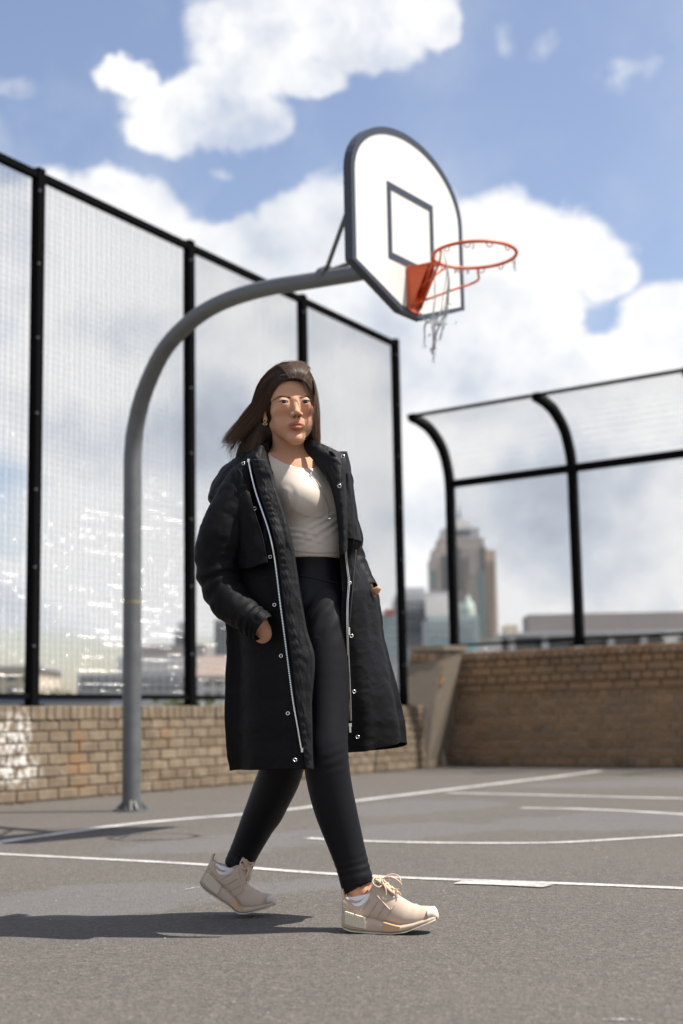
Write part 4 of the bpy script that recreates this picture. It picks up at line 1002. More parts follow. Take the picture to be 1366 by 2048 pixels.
def build_body(root):
    skin = mat_skin()
    e = EYE_MID
    xs = seg(-.50, .36, .0055, e.x-.10, e.x+.105, .0016); ys = seg(3.92, 4.62, .0055, 4.03, 4.24, .0017); zs = seg(.06, 1.72, .0055, e.z-.15, e.z+.10, .0016)
    F = Field(xs, ys, zs)
    torso_field(F); legs_field(F, -.004)
    # shoulders, arms
    F.cone(TC['chest']+UP*.025, SHR-UP*.01, .048, .038, .05); F.cone(TC['chest']+UP*.025, SHL, .05, .045, .05)
    F.cone(TC['neck']-UP*.005, SHR-UP*.012, .026, .026, .05); F.cone(TC['neck']-UP*.02, SHL-UP*.01, .024, .028, .04)
    F.chain([(SHR+UP*-.012, .036), (tp(447, 1075, 4.16), .038), (tp(430, 1165, 4.17), .037), (tp(470, 1215, 4.10), .034), (tp(492, 1222, 4.07), .031)], .015)
    F.chain([(SHL, .046), (tp(680, 1040, 4.42), .038), (tp(697, 1110, 4.41), .034), (tp(718, 1150, 4.35), .031)], .015)
    hand_right(F); hand_left(F)
    # neck with its two tendons and collar bones
    nb = TC['neck']; nt = hp(-3, 12, -70)
    F.cone(nb-UP*.02-BL*.004, nt-BL*.004, .049, .043, .03)
    for s in (-1, 1):
        F.cone(hp(s*44, 20, -50), nb+BF*.036+BL*s*.012-UP*.018, .012, .008, .022)
        F.cone(nb+BF*.042+BL*s*.018-UP*.026, nb+BF*.01+BL*s*.12-UP*.006, .006, .007, .018)
    F.ell(nb+BF*.055-UP*.022, (.008, .01, .008), None, .014, True)
    head_field(F)
    # ankles and heels inside the shoes
    F.chain([(tp(716, 1770, 4.135), .030), (tp(720, 1800, 4.13), .0315), (tp(722, 1825, 4.125), .030)], .012)
    F.ell(tp(728, 1785, 4.105), (.009, .009, .010), None, .014); F.ell(tp(708, 1790, 4.15), (.012, .01, .012), None, .014)
    F.chain([(tp(475, 1735, 4.50), .028), (tp(468, 1758, 4.50), .030), (tp(466, 1780, 4.49), .028)], .012)
    eye_cut(F)
    V, Q = F.mesh('body'); V = relax(V, Q, 1, .35)
    o = link('body', npmesh('body', V, Q), skin, root, smooth=True)
    # natural tints: lips, brows, cheeks; painted shade: lip line, lid creases, nostrils
    Hi = np.array((HM.inverted()).to_3x3()); L = (V-np.array(tuple(HO)))@Hi.T/(.001*HS)
    base = np.array([.53, .285, .175]); col = np.tile(base, (len(V), 1))
    def blend(w, c): 
        nonlocal col
        w = np.clip(w, 0, 1)[:, None]; col = col*(1-w)+w*np.array(c)
    x, y, z = L[:, 0], L[:, 1], L[:, 2]; fr = (y < -55) & (z > -120) & (z < 70)
    blend(.40*np.exp(-(((np.abs(x)-40)/17)**2+((z+28)/15)**2))*fr, (.62, .27, .17))
    blend(.25*np.exp(-((x/10)**2+((z+36)/9)**2))*fr, (.64, .30, .19))
    # lips
    ax_ = np.abs(x); up = -61.2+2.6*np.exp(-((ax_-6)/5.)**2)-.0085*ax_**2*.95+3; lo = -82.2+.0235*ax_**2
    inl = fr*(y < -78)*(1/(1+np.exp(-(up-z)*1.6)))*(1/(1+np.exp(-(z-lo)*1.6)))*(1/(1+np.exp((ax_-22.5)*1.2)))
    blend(inl*.85, (.40, .125, .09)); blend(inl*.35*(z > -68.3), (.26, .075, .06)); blend(.75*inl*np.exp(-((z+68.3-.0*ax_)/1.3)**2), (.10, .03, .025))  # last blend paints shade into the line between the lips
    # brows: a tapered arc
    for s in (-1, 1):
        xb = x*s; cz = 11.6+5.6*np.exp(-((xb-38)/14)**2)-.010*np.maximum(0, xb-42)**2; th = np.interp(xb, [12, 18, 30, 44, 57], [1.6, 3.0, 3.0, 2.2, .6])
        w = (1/(1+np.exp((np.abs(z-cz)-th)*2.2)))*(xb > 12)*(xb < 58)*(y < -40); blend(np.minimum(w*1.1, 1), (.035, .020, .014))
        # shade painted into the lid crease and below the lashes
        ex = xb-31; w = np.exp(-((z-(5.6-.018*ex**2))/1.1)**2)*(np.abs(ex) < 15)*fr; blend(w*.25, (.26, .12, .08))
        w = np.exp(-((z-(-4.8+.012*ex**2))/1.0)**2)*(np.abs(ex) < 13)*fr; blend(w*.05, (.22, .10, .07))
        w = np.exp(-(((x-s*6.2)/4.2)**2+((z+43.8)/3.2)**2))*(y < -86); blend(np.minimum(w*1.3, 1)*.9, (.09, .03, .02))  # shade painted into the nostrils
    paint(o, 'tint', col)
    return o
def sphere_mesh(name, c, r, n=20, sc=(1, 1, 1), M=None):
    bm = bmesh.new(); bmesh.ops.create_uvsphere(bm, u_segments=n, v_segments=n//2, radius=r)
    for v in bm.verts:
        q = Vector((v.co.x*sc[0], v.co.y*sc[1], v.co.z*sc[2])); v.co = (M @ q if M else q)+Vector(c)
    me = bpy.data.meshes.new(name); bm.to_mesh(me); bm.free(); return me
def build_eyes(root):
    sclera = material('eye_white', (.55, .50, .47), .25)[0]; iris = simple('brown_iris', (.050, .022, .010), .45, var=.4, scale=900, bmp=0); pupil = material('pupil', (.004, .004, .004), .1)[0]
    cornea, t, b = material('cornea', (1, 1, 1), .0, **{'Transmission Weight': 1.0, 'IOR': 1.2})
    lash = material('lashes', (.010, .007, .006), .6)[0]
    tgt = CP
    for s in (-1, 1):
        c = hp(s*31, -73.6, 0); r = hr(12.6)
        eb = link('eyeball', sphere_mesh('eyeball', c, r, 28), sclera, root, smooth=True)
        g = (tgt-c).normalized(); g = (g+Vector((.03, 0, .04))).normalized(); u = g.cross(UP).normalized(); w = u.cross(g)
        def disc(name, rad, off, mat, inner=0.):
            v = [c+g*(r+off)]; f = []
            for j in range(1, 6):
                q = rad*j/5; v += [c+g*math.sqrt(max(0, (r+off)**2-q*q))+(u*math.cos(a)+w*math.sin(a))*q for a in np.linspace(0, 2*math.pi, 24, endpoint=False)]
                for i in range(24):
                    k = (i+1) % 24; f.append((0, 1+i, 1+k) if j == 1 else (1+24*(j-2)+i, 1+24*(j-1)+i, 1+24*(j-1)+k, 1+24*(j-2)+k))
            mb = MB(); mb.add(v, f); mb.build(name, mat, eb, smooth=True)
        disc('limbus', hr(6.3), .00008, pupil); disc('iris', hr(5.7), .0002, iris); disc('pupil', hr(2.5), .00035, pupil)
        # lash lines following the lids
        def lid(sgn, top):
            P = []
            for q in np.linspace(-1, 1, 17):
                ex = q*14.0; zz = (4.7*(1-q*q)**.7 if top else -4.3*(1-q*q)**.8)+(-.6*s*sgn*0)
                ez = zz + (-math.sin(-s*R(5)))*ex*s*0 + (1.0 if q*s > 0 else -.6)*abs(q)
                yy = -73.3-math.sqrt(max(0, 14.3**2-ex**2*.9-zz**2)); P.append(hp(s*31-s*.5+ex, yy-.2, ez-.6))
            return P
        up_ = lid(1, True); n = len(up_); outer = (lambda i: (i/(n-1)) if s > 0 else 1-(i/(n-1)))
        mb = MB(); mb.tube(up_, [hr(.6+.6*outer(i)) for i in range(n)], 6)
        for i in range(1, n-1):
            for _ in range(2):
                a = up_[i].lerp(up_[min(i+1, n-1)], RNG.random()); o_ = outer(i); d = HM @ Vector((s*(o_-.35)*4, -3.0, 1.7+RNG.uniform(-.4, .4)))
                mb.tube([a, a+d*.001*.6+HM @ Vector((0, 0, -.0006)), a+d*.001], [hr(.22), hr(.16), hr(.05)], 3, cap=False)
        mb.build('upper_lashes', lash, eb)
        mb = MB(); mb.tube(lid(1, False), hr(.14), 5); mb.build('lower_lashes', lash, eb)
def build_clothes_inner(root):
    # leggings
    legm, t, b = material('black_leggings', rough=.50, spec=.22, **{'Sheen Weight': .02, 'Sheen Roughness': .4}); p = wpos(t)
    t.put(b.inputs['Base Color'], t.mix(t.noise(p, 30, 3), (.0022, .0022, .0038), (.0038, .0038, .0060))); bump(t, b, t.noise(p, 1500, 2), .2, .0003)
    F = Field(np.arange(-.40, .34, .0045), np.arange(3.98, 4.62, .0045), np.arange(.06, 1.13, .0045))
    torso_field(F); legs_field(F, 0.)
    F.D -= .0025
    zt = tp(632, 1112, 4.15).z
    F.plane((0, 4.2, zt), (0, .05, 1), .003)
    pf, pr = tp(713, 1762, 4.12), tp(477, 1728, 4.50)
    # trouser cuffs: cut below each ankle only
    a = (tp(716, 1775, 4.135)-tp(694, 1695, 4.14)).normalized(); ar = (tp(474, 1738, 4.50)-tp(502, 1675, 4.48)).normalized()
    F.cone(tp(722, 1771, 4.13)+a*.048, tp(722, 1771, 4.13)+a*.14, .060, .06, .002, True)
    F.cone(tp(474, 1738, 4.50)+ar*.040, tp(474, 1738, 4.50)+ar*.13, .058, .058, .002, True)
    V, Q = F.mesh('leggings'); V = relax(V, Q, 2, .4); N = vnormals(V, Q)
    # folds: rings behind the knee and above the ankle, stretch lines at the hip
    d = np.zeros(len(V))
    def ringfold(c, ax, amp, wl, ln, sd):
        nonlocal d
        c = np.array(tuple(c)); ax = np.array(tuple(ax)); r = (V-c); s = r@ax; rad = np.linalg.norm(r-s[:, None]*ax, axis=1); w = np.exp(-(s/ln)**2)*(rad < .085)
        ph = vnoise(V, 14, sd, 2)*5; d += amp*w*np.sin(s/wl*2*math.pi+ph)*(.6+1.2*vnoise(V, 22, sd+3, 2))
    fa = (tp(716, 1775, 4.135)-tp(651, 1515, 4.12)).normalized(); ra = (tp(474, 1738, 4.50)-tp(572, 1500, 4.39)).normalized()
    ringfold(tp(706, 1735, 4.135), fa, .0012, .021, .035, 1.); ringfold(tp(648, 1520, 4.12), fa, .0007, .028, .04, 2.)
    ringfold(tp(484, 1712, 4.50), ra, .0012, .020, .035, 4.); ringfold(tp(640, 1235, 4.18), Vector((.75, 0, -.65)), .0022, .040, .06, 7.)
    ringfold(tp(570, 1520, 4.39), ra, .0006, .03, .04, 6.)
    d += .0014*vnoise(V, 18, 9., 2)
    V = V+N*d[:, None]
    leg = link('leggings', npmesh('leggings', V, Q), legm, root, smooth=True)
    seam = simple('seam_thread', (.010, .010, .014), .6)
    def on_surf(V_, pts, off=.0012, R_=.03):
        """drop photo points onto the nearest front point of a surface"""
        out = []
        for px, py in pts:
            r = ray(px, py); r = np.array(tuple(r)); c = V_-np.array(tuple(CP)); t_ = c@r/(r@r); dd = np.linalg.norm(c-t_[:, None]*r, axis=1)
            m = dd < .0065
            if not m.any(): m = dd < dd.min()+.004
            tt = t_[m].min(); out.append(Vector(tuple(np.array(tuple(CP))+r*(tt-off))))
        return out
    def seamline(pts, r, mat, par, name, V_, n=26):
        P = on_surf(V_, [tuple(q) for q in spline(pts, n)]); P = spline([tuple(q) for q in P][::2], n); mb = MB(); mb.tube(P, r, 5); return mb.build(name, mat, par)
    seamline([(589, 1148), (620, 1154), (655, 1162), (683, 1166)], .0011, seam, leg, 'waistband_seam', V)
    seamline([(602, 1185), (610, 1240), (616, 1300), (618, 1370)], .0010, seam, leg, 'side_seam', V)
    # top
    topm, t, b = material('cream_jersey', rough=.62, spec=.3, **{'Sheen Weight': .15}); p = wpos(t)
    t.put(b.inputs['Base Color'], t.mix(t.noise(p, 20, 4), (.58, .51, .435), (.52, .455, .385))); bump(t, b, t.noise(p, 1200, 2), .2, .0003)
    F = Field(np.arange(-.32, .20, .0028), np.arange(4.0, 4.50, .0028), np.arange(1.02, 1.50, .0028))
    torso_field(F)
    F.cone(TC['chest']+UP*.025, SHR, .05, .052, .05); F.cone(TC['chest']+UP*.025, SHL, .05, .052, .05)
    F.cone(TC['neck'], SHR, .028, .03, .05); F.cone(TC['neck'], SHL, .028, .03, .05)
    nb = TC['neck']; F.cone(nb-UP*.02, hp(0, 12, -70), .054, .049, .03)
    F.D -= .0042
    z0 = tp(632, 1112, 4.14).z; F.plane((0, 4.2, z0), (0, 0, -1), .004)
    # neck opening and arm holes
    F.ell(tp(603, 886, 4.20)-BF*.02, (.098, .20, .083), TM, .006, True)
    F.plane(tp(527, 940, 4.15), -BL, .003); F.plane(tp(684, 1000, 4.2), BL+BF*.0, .003)
    F.ell(SHR-BL*.024-UP*.030+BF*.03, (.068, .17, .098), TM, .006, True); F.ell(SHL+BL*.035-UP*.03+BF*.03, (.065, .17, .095), TM, .003, True)
    F.plane(tp(590, 884, 4.2), (0, 0, 1), .003)
    V, Q = F.mesh('top'); V = relax(V, Q, 2, .4); N = vnormals(V, Q)
    d = np.zeros(len(V)); zc = V[:, 2]
    def stretch(p0, p1, amp, wl, w, sd):
        """folds running from p0 to p1"""
        nonlocal d
        a = np.array(tuple(p0)); b_ = np.array(tuple(p1)); L = np.linalg.norm(b_-a); u = (b_-a)/L; r = V-a; s = r@u; q = r-s[:, None]*u; nn = np.cross(u, np.array(tuple(BF))); nn /= np.linalg.norm(nn); h = q@nn
        win = np.exp(-(h/w)**2)*np.exp(-(np.maximum(0, np.abs(s-L/2)-L/2)/.03)**2); d += amp*win*np.sin(h/wl*2*math.pi+vnoise(V, 9, sd, 2)*6)*(.7+vnoise(V, 12, sd+5, 2))
    stretch(tp(592, 1085, 4.12), tp(668, 1045, 4.16), .0032, .022, .028, 1.); stretch(tp(590, 1060, 4.12), tp(640, 1075, 4.14), .0024, .018, .022, 3.)
    stretch(tp(560, 985, 4.13), tp(585, 1040, 4.10), .002, .018, .02, 5.)
    d += .0012*vnoise(V, 16, 3., 2)
    V = V+N*(d*((N@np.array(tuple(BF))) > -.3))[:, None]
    top = link('crop_top', npmesh('crop_top', V, Q), topm, root, smooth=True)
    seam2 = simple('top_seam', (.36, .31, .26), .7)
    seamline([(621, 948), (636, 965), (648, 985), (656, 1010), (659, 1036)], .0014, seam2, top, 'half_zip', V)
    seamline([(583, 1099), (610, 1104), (645, 1106), (682, 1104)], .0009, seam2, top, 'hem_stitch', V)
    seamline([(577, 985), (580, 1010), (600, 1028), (625, 1034), (650, 1036)], .0008, seam2, top, 'bust_seam', V)
    metal = material('silver', (.75, .74, .72), .22, 1.)[0]
    P = on_surf(V, [(622, 947), (624, 953)], .003); mb = MB(); mb.box(P[0], .005, .004, .008); mb.build('zip_pull', metal, top)
    P = on_surf(V, [(659, 1037)], .002); mb = MB(); mb.box(P[0], .006, .003, .003); mb.build('zip_stop', metal, top)
    return leg, top
# ------------------------------------------------------------------ coat
def mat_coat(name, base, k=1.):
    m, t, b = material(name, rough=.62, spec=.14); p = wpos(t)
    n = t.noise(p, 45, 5, .65); t.put(b.inputs['Base Color'], t.mix(n, tuple(x*.75 for x in base), tuple(x*1.3 for x in base)))
    cr = t.noise(p, 90, 6, .7, 1.2); n1 = bump(t, b, cr, .38*k, .0026); bump(t, b, t.noise(p, 900, 2), .25, .0004, n1)
    t.put(b.inputs['Roughness'], t.mapr(cr, .3, .7, .52, .70)); return m
def grid_mesh(G, wrapu=False):
    nv, nu = G.shape[:2]; V = G.reshape(-1, 3); Q = []
    for j in range(nv-1):
        for i in range(nu if wrapu else nu-1):
            k = (i+1) % nu; Q.append((j*nu+i, j*nu+k, (j+1)*nu+k, (j+1)*nu+i))
    return V, np.array(Q)
def thick(o, t=.0028, off=0.):
    md = o.modifiers.new('thickness', 'SOLIDIFY'); md.thickness = t; md.offset = off; return o
def interp_rows(rows, nv):
    """rows: list of dicts key->(px,py,Y) ordered top to bottom -> splined array [nv, npts, 3] in world space"""
    A = np.array([[tuple(aty(*p)) for p in r] for r in rows]); k = A.shape[1]
    return np.stack([spline(A[:, i], nv) for i in range(k)], 1)
def loft_rows(rows, nv, nu):
    C = interp_rows(rows, nv); return np.stack([spline(C[j], nu) for j in range(nv)], 0)
def gnormal(G):
    du = np.gradient(G, axis=1); dv = np.gradient(G, axis=0); n = np.cross(du, dv); return n/np.maximum(np.linalg.norm(n, axis=2)[..., None], 1e-9)
def surf_pts(Vs, pts, off=.002, rad=.007):
    out = []
    c = Vs-np.array(tuple(CP))
    for px, py in pts:
        r = np.array(tuple(ray(px, py))); t_ = c@r/(r@r); dd = np.linalg.norm(c-t_[:, None]*r, axis=1); m = dd < rad
        if not m.any(): m = dd < dd.min()+.003
        tt = t_[m].min(); out.append(Vector(tuple(np.array(tuple(CP))+r*(tt-off))))
    return out
def smooth_path(P, n, w=3):
    A = np.array([tuple(p) for p in P]); 
    for _ in range(w): A[1:-1] = A[1:-1]*.5+(A[:-2]+A[2:])*.25
    return spline(A, n)
def build_coat(root):
    cm = mat_coat('black_nylon', (.0030, .0030, .0037)); lining = mat_coat('placket_nylon', (.0125, .0125, .0135), 1.2)
    metal = material('silver_zip', (.72, .71, .70), .26, 1.)[0]; tape = simple('zip_tape', (.012, .012, .013), .8)
    coat = empty('coat', PR.location); coat.parent = root; coat.location = (0, 0, 0)
    # plan rows: right front edge, right front, right side, back right, back, back left, left side, left front, left front edge
    def row(y, e1, sl, e2, sr, yb=None, f1=4.07, f2=4.17, s1=4.20, s2=4.34, bk=4.47, pin=.45):
        yb = yb or y; m1 = e1*.55+sl*.45; m2 = e2*.5+sr*.5; yr = yb
        return [(e1, y, f1), (m1, y+1, f1+.012), (sl+8, y+2, s1-.045), (sl, y+2, s1+.02), (sl*.8+sr*.2, y*.7+yb*.3, bk-.02), (sl*.45+sr*.55, y*.3+yb*.7, bk), (sr-14, yb, s2+.075), (sr, yb, s2), (m2+4, yb+1, f2+.035), (e2, yb+2, f2)]
    rows = [row(903, 529, 478, 634, 692, f1=4.15, f2=4.20, s1=4.25, bk=4.42), row(925, 533, 470, 640, 697, f1=4.12, f2=4.17, s1=4.24, bk=4.44), row(960, 545, 462, 660, 701, f1=4.09, f2=4.14, bk=4.46), row(1010, 562, 462, 673, 706, f1=4.07, f2=4.13, bk=4.46), row(1070, 580, 462, 678, 712, f1=4.065, f2=4.13, bk=4.45),
            row(1120, 589, 462, 680, 712, f1=4.06, f2=4.145, bk=4.43), row(1180, 599, 460, 684, 748, f1=4.05, f2=4.14, bk=4.44), row(1225, 605, 460, 682, 757, f1=4.045, f2=4.135, bk=4.46),
            row(1270, 614, 464, 683, 761, f1=4.04, f2=4.135), row(1310, 625, 465, 685, 770, f1=4.035, f2=4.14), row(1350, 624, 463, 688, 780, f1=4.03, f2=4.145), row(1400, 622, 462, 690, 790, 1395, f1=4.028, f2=4.15, bk=4.50),
            row(1450, 623, 462, 690, 798, 1433, f1=4.025, f2=4.16, bk=4.51), row(1500, 624, 465, 689, 802, 1465, f1=4.022, f2=4.17, bk=4.52), row(1538, 625, 469, 688, 805, 1496, f1=4.02, f2=4.18, bk=4.52)]
    rows[-1][7] = (804, 1484, 4.34); rows[-1][8] = (748, 1499, 4.215); rows[-1][9] = (689, 1506, 4.18)
    nv, nu = 300, 330
    G = loft_rows(rows, nv, nu); N = gnormal(G)
    V = G.reshape(-1, 3); U = np.tile(np.linspace(0, 1, nu), nv); T = np.repeat(np.linspace(0, 1, nv), nu)
    fall = np.clip(T*1.3, .12, 1)
    edge = np.clip(np.minimum(U, 1-U)*14, .25, 1)
    # hanging folds, then crushed cross creases, then fine crinkle
    d = .012*fall*edge*np.sin(U*2*math.pi*9+4*vnoise(np.stack([U*3, T*1.4, U*0], 1), 1, 3, 2)+1.)*(.5+1.6*vnoise(np.stack([U*5, T*2, U*0], 1), 1, 8, 2))
    c1 = vnoise(np.stack([V[:, 0]*9+V[:, 2]*5, V[:, 1]*9, V[:, 2]*13], 1), 1, 5, 3); d += .0055*edge*(np.abs(c1)*2-.35)
    c2 = vnoise(np.stack([V[:, 0]*20-V[:, 2]*9, V[:, 1]*20, V[:, 2]*34], 1), 1, 15, 3); d += .0022*(np.abs(c2)*2-.3)
    waist = np.exp(-((T-.30)/.05)**2); d -= .012*waist*edge; d += .006*waist*edge*np.sin(U*2*math.pi*26+vnoise(np.stack([U*9, T*4, U*0], 1), 1, 1, 2)*7)
    V = V+N.reshape(-1, 3)*(-d)[:, None]
    _, Q = grid_mesh(G)
    o = link('coat_body', npmesh('coat_body', V, Q), cm, coat, smooth=True); thick(o, .003)
    GV = V.reshape(nv, nu, 3)
    # collar and hood rolled round the neck
    rows = [[(500, 905, 4.17), (520, 893, 4.13), (533, 884, 4.19), (552, 872, 4.33), (590, 868, 4.38), (622, 872, 4.34), (634, 883, 4.26), (644, 893, 4.20), (652, 898, 4.17)],
            [(494, 914, 4.14), (515, 904, 4.10), (532, 896, 4.165), (545, 888, 4.34), (592, 885, 4.42), (634, 888, 4.38), (648, 895, 4.26), (656, 904, 4.19), (664, 906, 4.15)],
            [(490, 930, 4.13), (512, 922, 4.085), (536, 918, 4.14), (530, 912, 4.36), (590, 910, 4.46), (655, 910, 4.42), (668, 912, 4.28), (668, 918, 4.20), (674, 920, 4.15)],
            [(490, 955, 4.13), (515, 950, 4.085), (545, 948, 4.13), (520, 940, 4.38), (590, 940, 4.48), (676, 938, 4.44), (690, 935, 4.30), (682, 935, 4.21), (684, 938, 4.15)]]
    G = loft_rows(rows, 50, 200); F3 = G.reshape(-1, 3); nn = gnormal(G); cr = (np.abs(vnoise(F3*np.array([40, 40, 24]), 1, 14, 3)*2)-.3).reshape(50, 200)*.008; G = G+nn*cr[..., None]
    Vc, Qc = grid_mesh(G); co = link('collar', npmesh('collar', Vc, Qc), cm, coat, smooth=True); thick(co, .006)
    VB = np.vstack([V, Vc])
    # inner placket strip beside the zip on the right front, quilted stitching stands proud
    def zipline(px_pts, name_par, side):
        P = smooth_path(surf_pts(VB, [tuple(q) for q in spline(px_pts, 60)], .0055), 240, 4)
        mb = MB(); mb.tube(P+np.array([0, .0008, 0]), .0060, 6, flat=.22); tp_ = mb.build('zip_tape', tape, o)
        mb = MB()
        for i in range(0, len(P)-1):
            c = Vector(P[i])-Vector((0, .0016, 0)); t_ = (Vector(P[i+1])-Vector(P[i])).normalized(); mb.box(c, .0052, .0022, .0030, ax=t_.cross(Vector((0, 1, 0))), az=t_)
        z = mb.build('zip_teeth', metal, o); tag(z, kind='stuff'); return P
    zl = zipline([(497, 919), (503, 950), (512, 985), (524, 1020), (536, 1055), (546, 1095), (553, 1140), (560, 1200), (568, 1260), (577, 1330), (586, 1400), (595, 1450), (603, 1497)], o, 1)
    zr = zipline([(692, 1085), (692, 1110), (696, 1145), (698, 1165), (695, 1210), (695, 1260), (697, 1320), (700, 1380), (702, 1442)], o, -1)
    # right facing between zip and edge: a separate lighter crinkled strip with two rows of ruched stitching
    nz = 220
    zpx = spline([(497, 919), (503, 950), (512, 985), (524, 1020), (536, 1055), (546, 1095), (553, 1140), (560, 1200), (568, 1260), (577, 1330), (586, 1400), (595, 1450), (603, 1500), (609, 1537)], nz)
    epx = spline([(533, 919), (543, 950), (553, 985), (565, 1020), (576, 1055), (585, 1095), (592, 1140), (601, 1200), (612, 1260), (627, 1318), (622, 1400), (623, 1450), (624, 1500), (626, 1539)], nz)
    S = []
    for i in range(nz):
        r = []
        for q in np.linspace(.16, 1.04, 30):
            p = zpx[i]*(1-q)+epx[i]*q; r.append(p)
        S.append(r)
    S = np.array(S); base = surf_pts(VB, [tuple(q) for q in S[:, ::5].reshape(-1, 2)], .0045, .009)
    B = np.array([tuple(p) for p in base]).reshape(nz, -1, 3)
    Yg = B[..., 1]
    for _ in range(12): Yg[1:-1] = Yg[1:-1]*.5+(Yg[:-2]+Yg[2:])*.25
    Yf = np.stack([np.interp(np.linspace(0, 1, 30), np.linspace(0, 1, Yg.shape[1]), Yg[i]) for i in range(nz)])
    GG = np.array([[tuple(aty(S[i, j, 0], S[i, j, 1], Yf[i, j])) for j in range(30)] for i in range(nz)])
    qq = np.linspace(0, 1, 30)[None, :]; ii = np.arange(nz)[:, None]
    ruch = .0016*np.sin(ii*.9+3*np.sin(ii*.13))*(np.exp(-((qq-.18)/.07)**2)+np.exp(-((qq-.36)/.06)**2))
    F3 = GG.reshape(-1, 3); cr = (np.abs(vnoise(np.stack([F3[:, 0]*50, F3[:, 2]*26, F3[:, 1]*0], 1), 1, 4, 3)*2)-.3).reshape(nz, 30)*.0042
    GG[..., 1] -= ruch+cr*(qq > .4)+.004*np.sin(qq*math.pi)
    GG[..., 1] += .010*np.clip((qq-.9)/.1, 0, 1)
    Vf, Qf = grid_mesh(GG); fc = link('front_facing', npmesh('front_facing', Vf, Qf), lining, coat, smooth=True); thick(fc, .002)
    # snap studs
    def snap(px, py, Vsrc=VB, r=.0058):
        c = surf_pts(Vsrc, [(px, py)], .003)[0]; g = (CP-c).normalized(); u = g.cross(UP).normalized(); w = u.cross(g); rr_ = random.Random(int(px*py)); g = (g+u*rr_.uniform(-.3, .3)+w*rr_.uniform(-.1, .3)).normalized(); u = g.cross(UP).normalized(); w = u.cross(g)
        ring = [c+g*.0018+(u*math.cos(a)+w*math.sin(a))*r*.78 for a in np.linspace(0, 2*math.pi, 18, endpoint=False)]
        mb = MB(); mb.tube(ring, r*.26, 6, closed=True); s = mb.build('snap_stud', metal, coat, smooth=True)
        mb = MB(); mb.tube([c+g*.0004, c+g*.0022], r*.36, 10); mb.build('snap_centre', tape, s)
        return c
    for px, py in ((487, 927), (509, 1017), (540, 1114), (549, 1210), (562, 1312), (576, 1427), (590, 1520)): snap(px, py)
    # zip pulls and ends
    for (px, py) in ((700, 1450),):
        c = surf_pts(V, [(px, py)], .006)[0]; mb = MB(); mb.box(c, .009, .004, .012); p_ = mb.build('zip_slider', metal, coat, bevel=.001)
        mb = MB(); mb.box(c-UP*.013, .006, .0025, .018); mb.build('zip_pull', metal, p_, bevel=.0008)
    c = surf_pts(VB, [(497, 921)], .007)[0]; mb = MB(); mb.box(c, .007, .004, .009); mb.build('zip_end', metal, coat)
    c = surf_pts(V, [(604, 1500)], .007)[0]; mb = MB(); mb.box(c, .006, .004, .012); mb.build('zip_end', metal, coat)
    # left lapel panel turned out, with its studs and stitching
    rows = [[(608, 880, 4.215), (628, 882, 4.18), (655, 893, 4.17), (692, 911, 4.19)], [(611, 900, 4.20), (632, 900, 4.165), (660, 904, 4.16), (692, 918, 4.185)], [(632, 928, 4.168), (660, 925, 4.15), (678, 925, 4.145), (693, 927, 4.175)], [(658, 965, 4.15), (668, 965, 4.132), (682, 965, 4.13), (695, 965, 4.165)],
            [(671, 1010, 4.137), (678, 1010, 4.122), (688, 1010, 4.122), (698, 1010, 4.155)], [(677, 1060, 4.128), (683, 1060, 4.115), (690, 1060, 4.115), (698, 1055, 4.145)], [(680, 1110, 4.122), (684, 1110, 4.112), (689, 1105, 4.11), (694, 1100, 4.13)]]
    G = loft_rows(rows, 110, 36); F3 = G.reshape(-1, 3); cr = (np.abs(vnoise(F3*np.array([60, 60, 34]), 1, 4, 3)*2)-.3).reshape(110, 36)*.005; G[..., 1] -= cr
    Vl, Ql = grid_mesh(G); lp = link('lapel', npmesh('lapel', Vl, Ql), lining, coat, smooth=True); thick(lp, .0035)
    for px, py in ((686, 913), (679, 972)): snap(px, py, Vl, .0062)
    for px, py in ((699, 1166), (703, 1272), (708, 1383), (715, 1474)): snap(px, py)
    for dx in (-5, -2):
        P = smooth_path(surf_pts(Vl, [(688+dx, 915), (688+dx, 940), (690+dx, 970), (693+dx, 1010), (694+dx, 1050)], .003, .006), 60, 2); mb = MB(); mb.tube(P, .0006, 4); mb.build('stitch_line', simple('black_thread', (.004, .004, .004), .7), lp)
    # storm flaps over the chest, hanging free at their lower edge
    def flap(rows, nv, nu, name, amp=.006, th=.003):
        G = loft_rows(rows, nv, nu); F3 = G.reshape(-1, 3); nn = gnormal(G); cr = (np.abs(vnoise(F3*np.array([22, 22, 16]), 1, 24, 3)*2)-.3).reshape(nv, nu)*amp; G = G+nn*cr[..., None]
        v, q = grid_mesh(G); x = link(name, npmesh(name, v, q), cm, coat, smooth=True); thick(x, th); return v
    flap([[(466, 948, 4.12), (476, 938, 4.10), (486, 950, 4.09), (492, 960, 4.09)], [(458, 1010, 4.11), (476, 1005, 4.08), (494, 1010, 4.065), (507, 1015, 4.06)], [(470, 1080, 4.10), (488, 1080, 4.068), (507, 1075, 4.052), (525, 1071, 4.046)], [(480, 1138, 4.09), (498, 1137, 4.058), (516, 1131, 4.044), (536, 1126, 4.038)]], 60, 50, 'storm_flap')
    flap([[(694, 945, 4.16), (699, 950, 4.19), (703, 960, 4.25), (702, 965, 4.33)], [(694, 1000, 4.145), (703, 1000, 4.17), (709, 1002, 4.24), (710, 1005, 4.34)], [(694, 1040, 4.135), (705, 1042, 4.15), (714, 1046, 4.22), (716, 1050, 4.33)], [(694, 1077, 4.128), (708, 1079, 4.14), (721, 1083, 4.21), (722, 1086, 4.33)]], 60, 40, 'storm_flap')
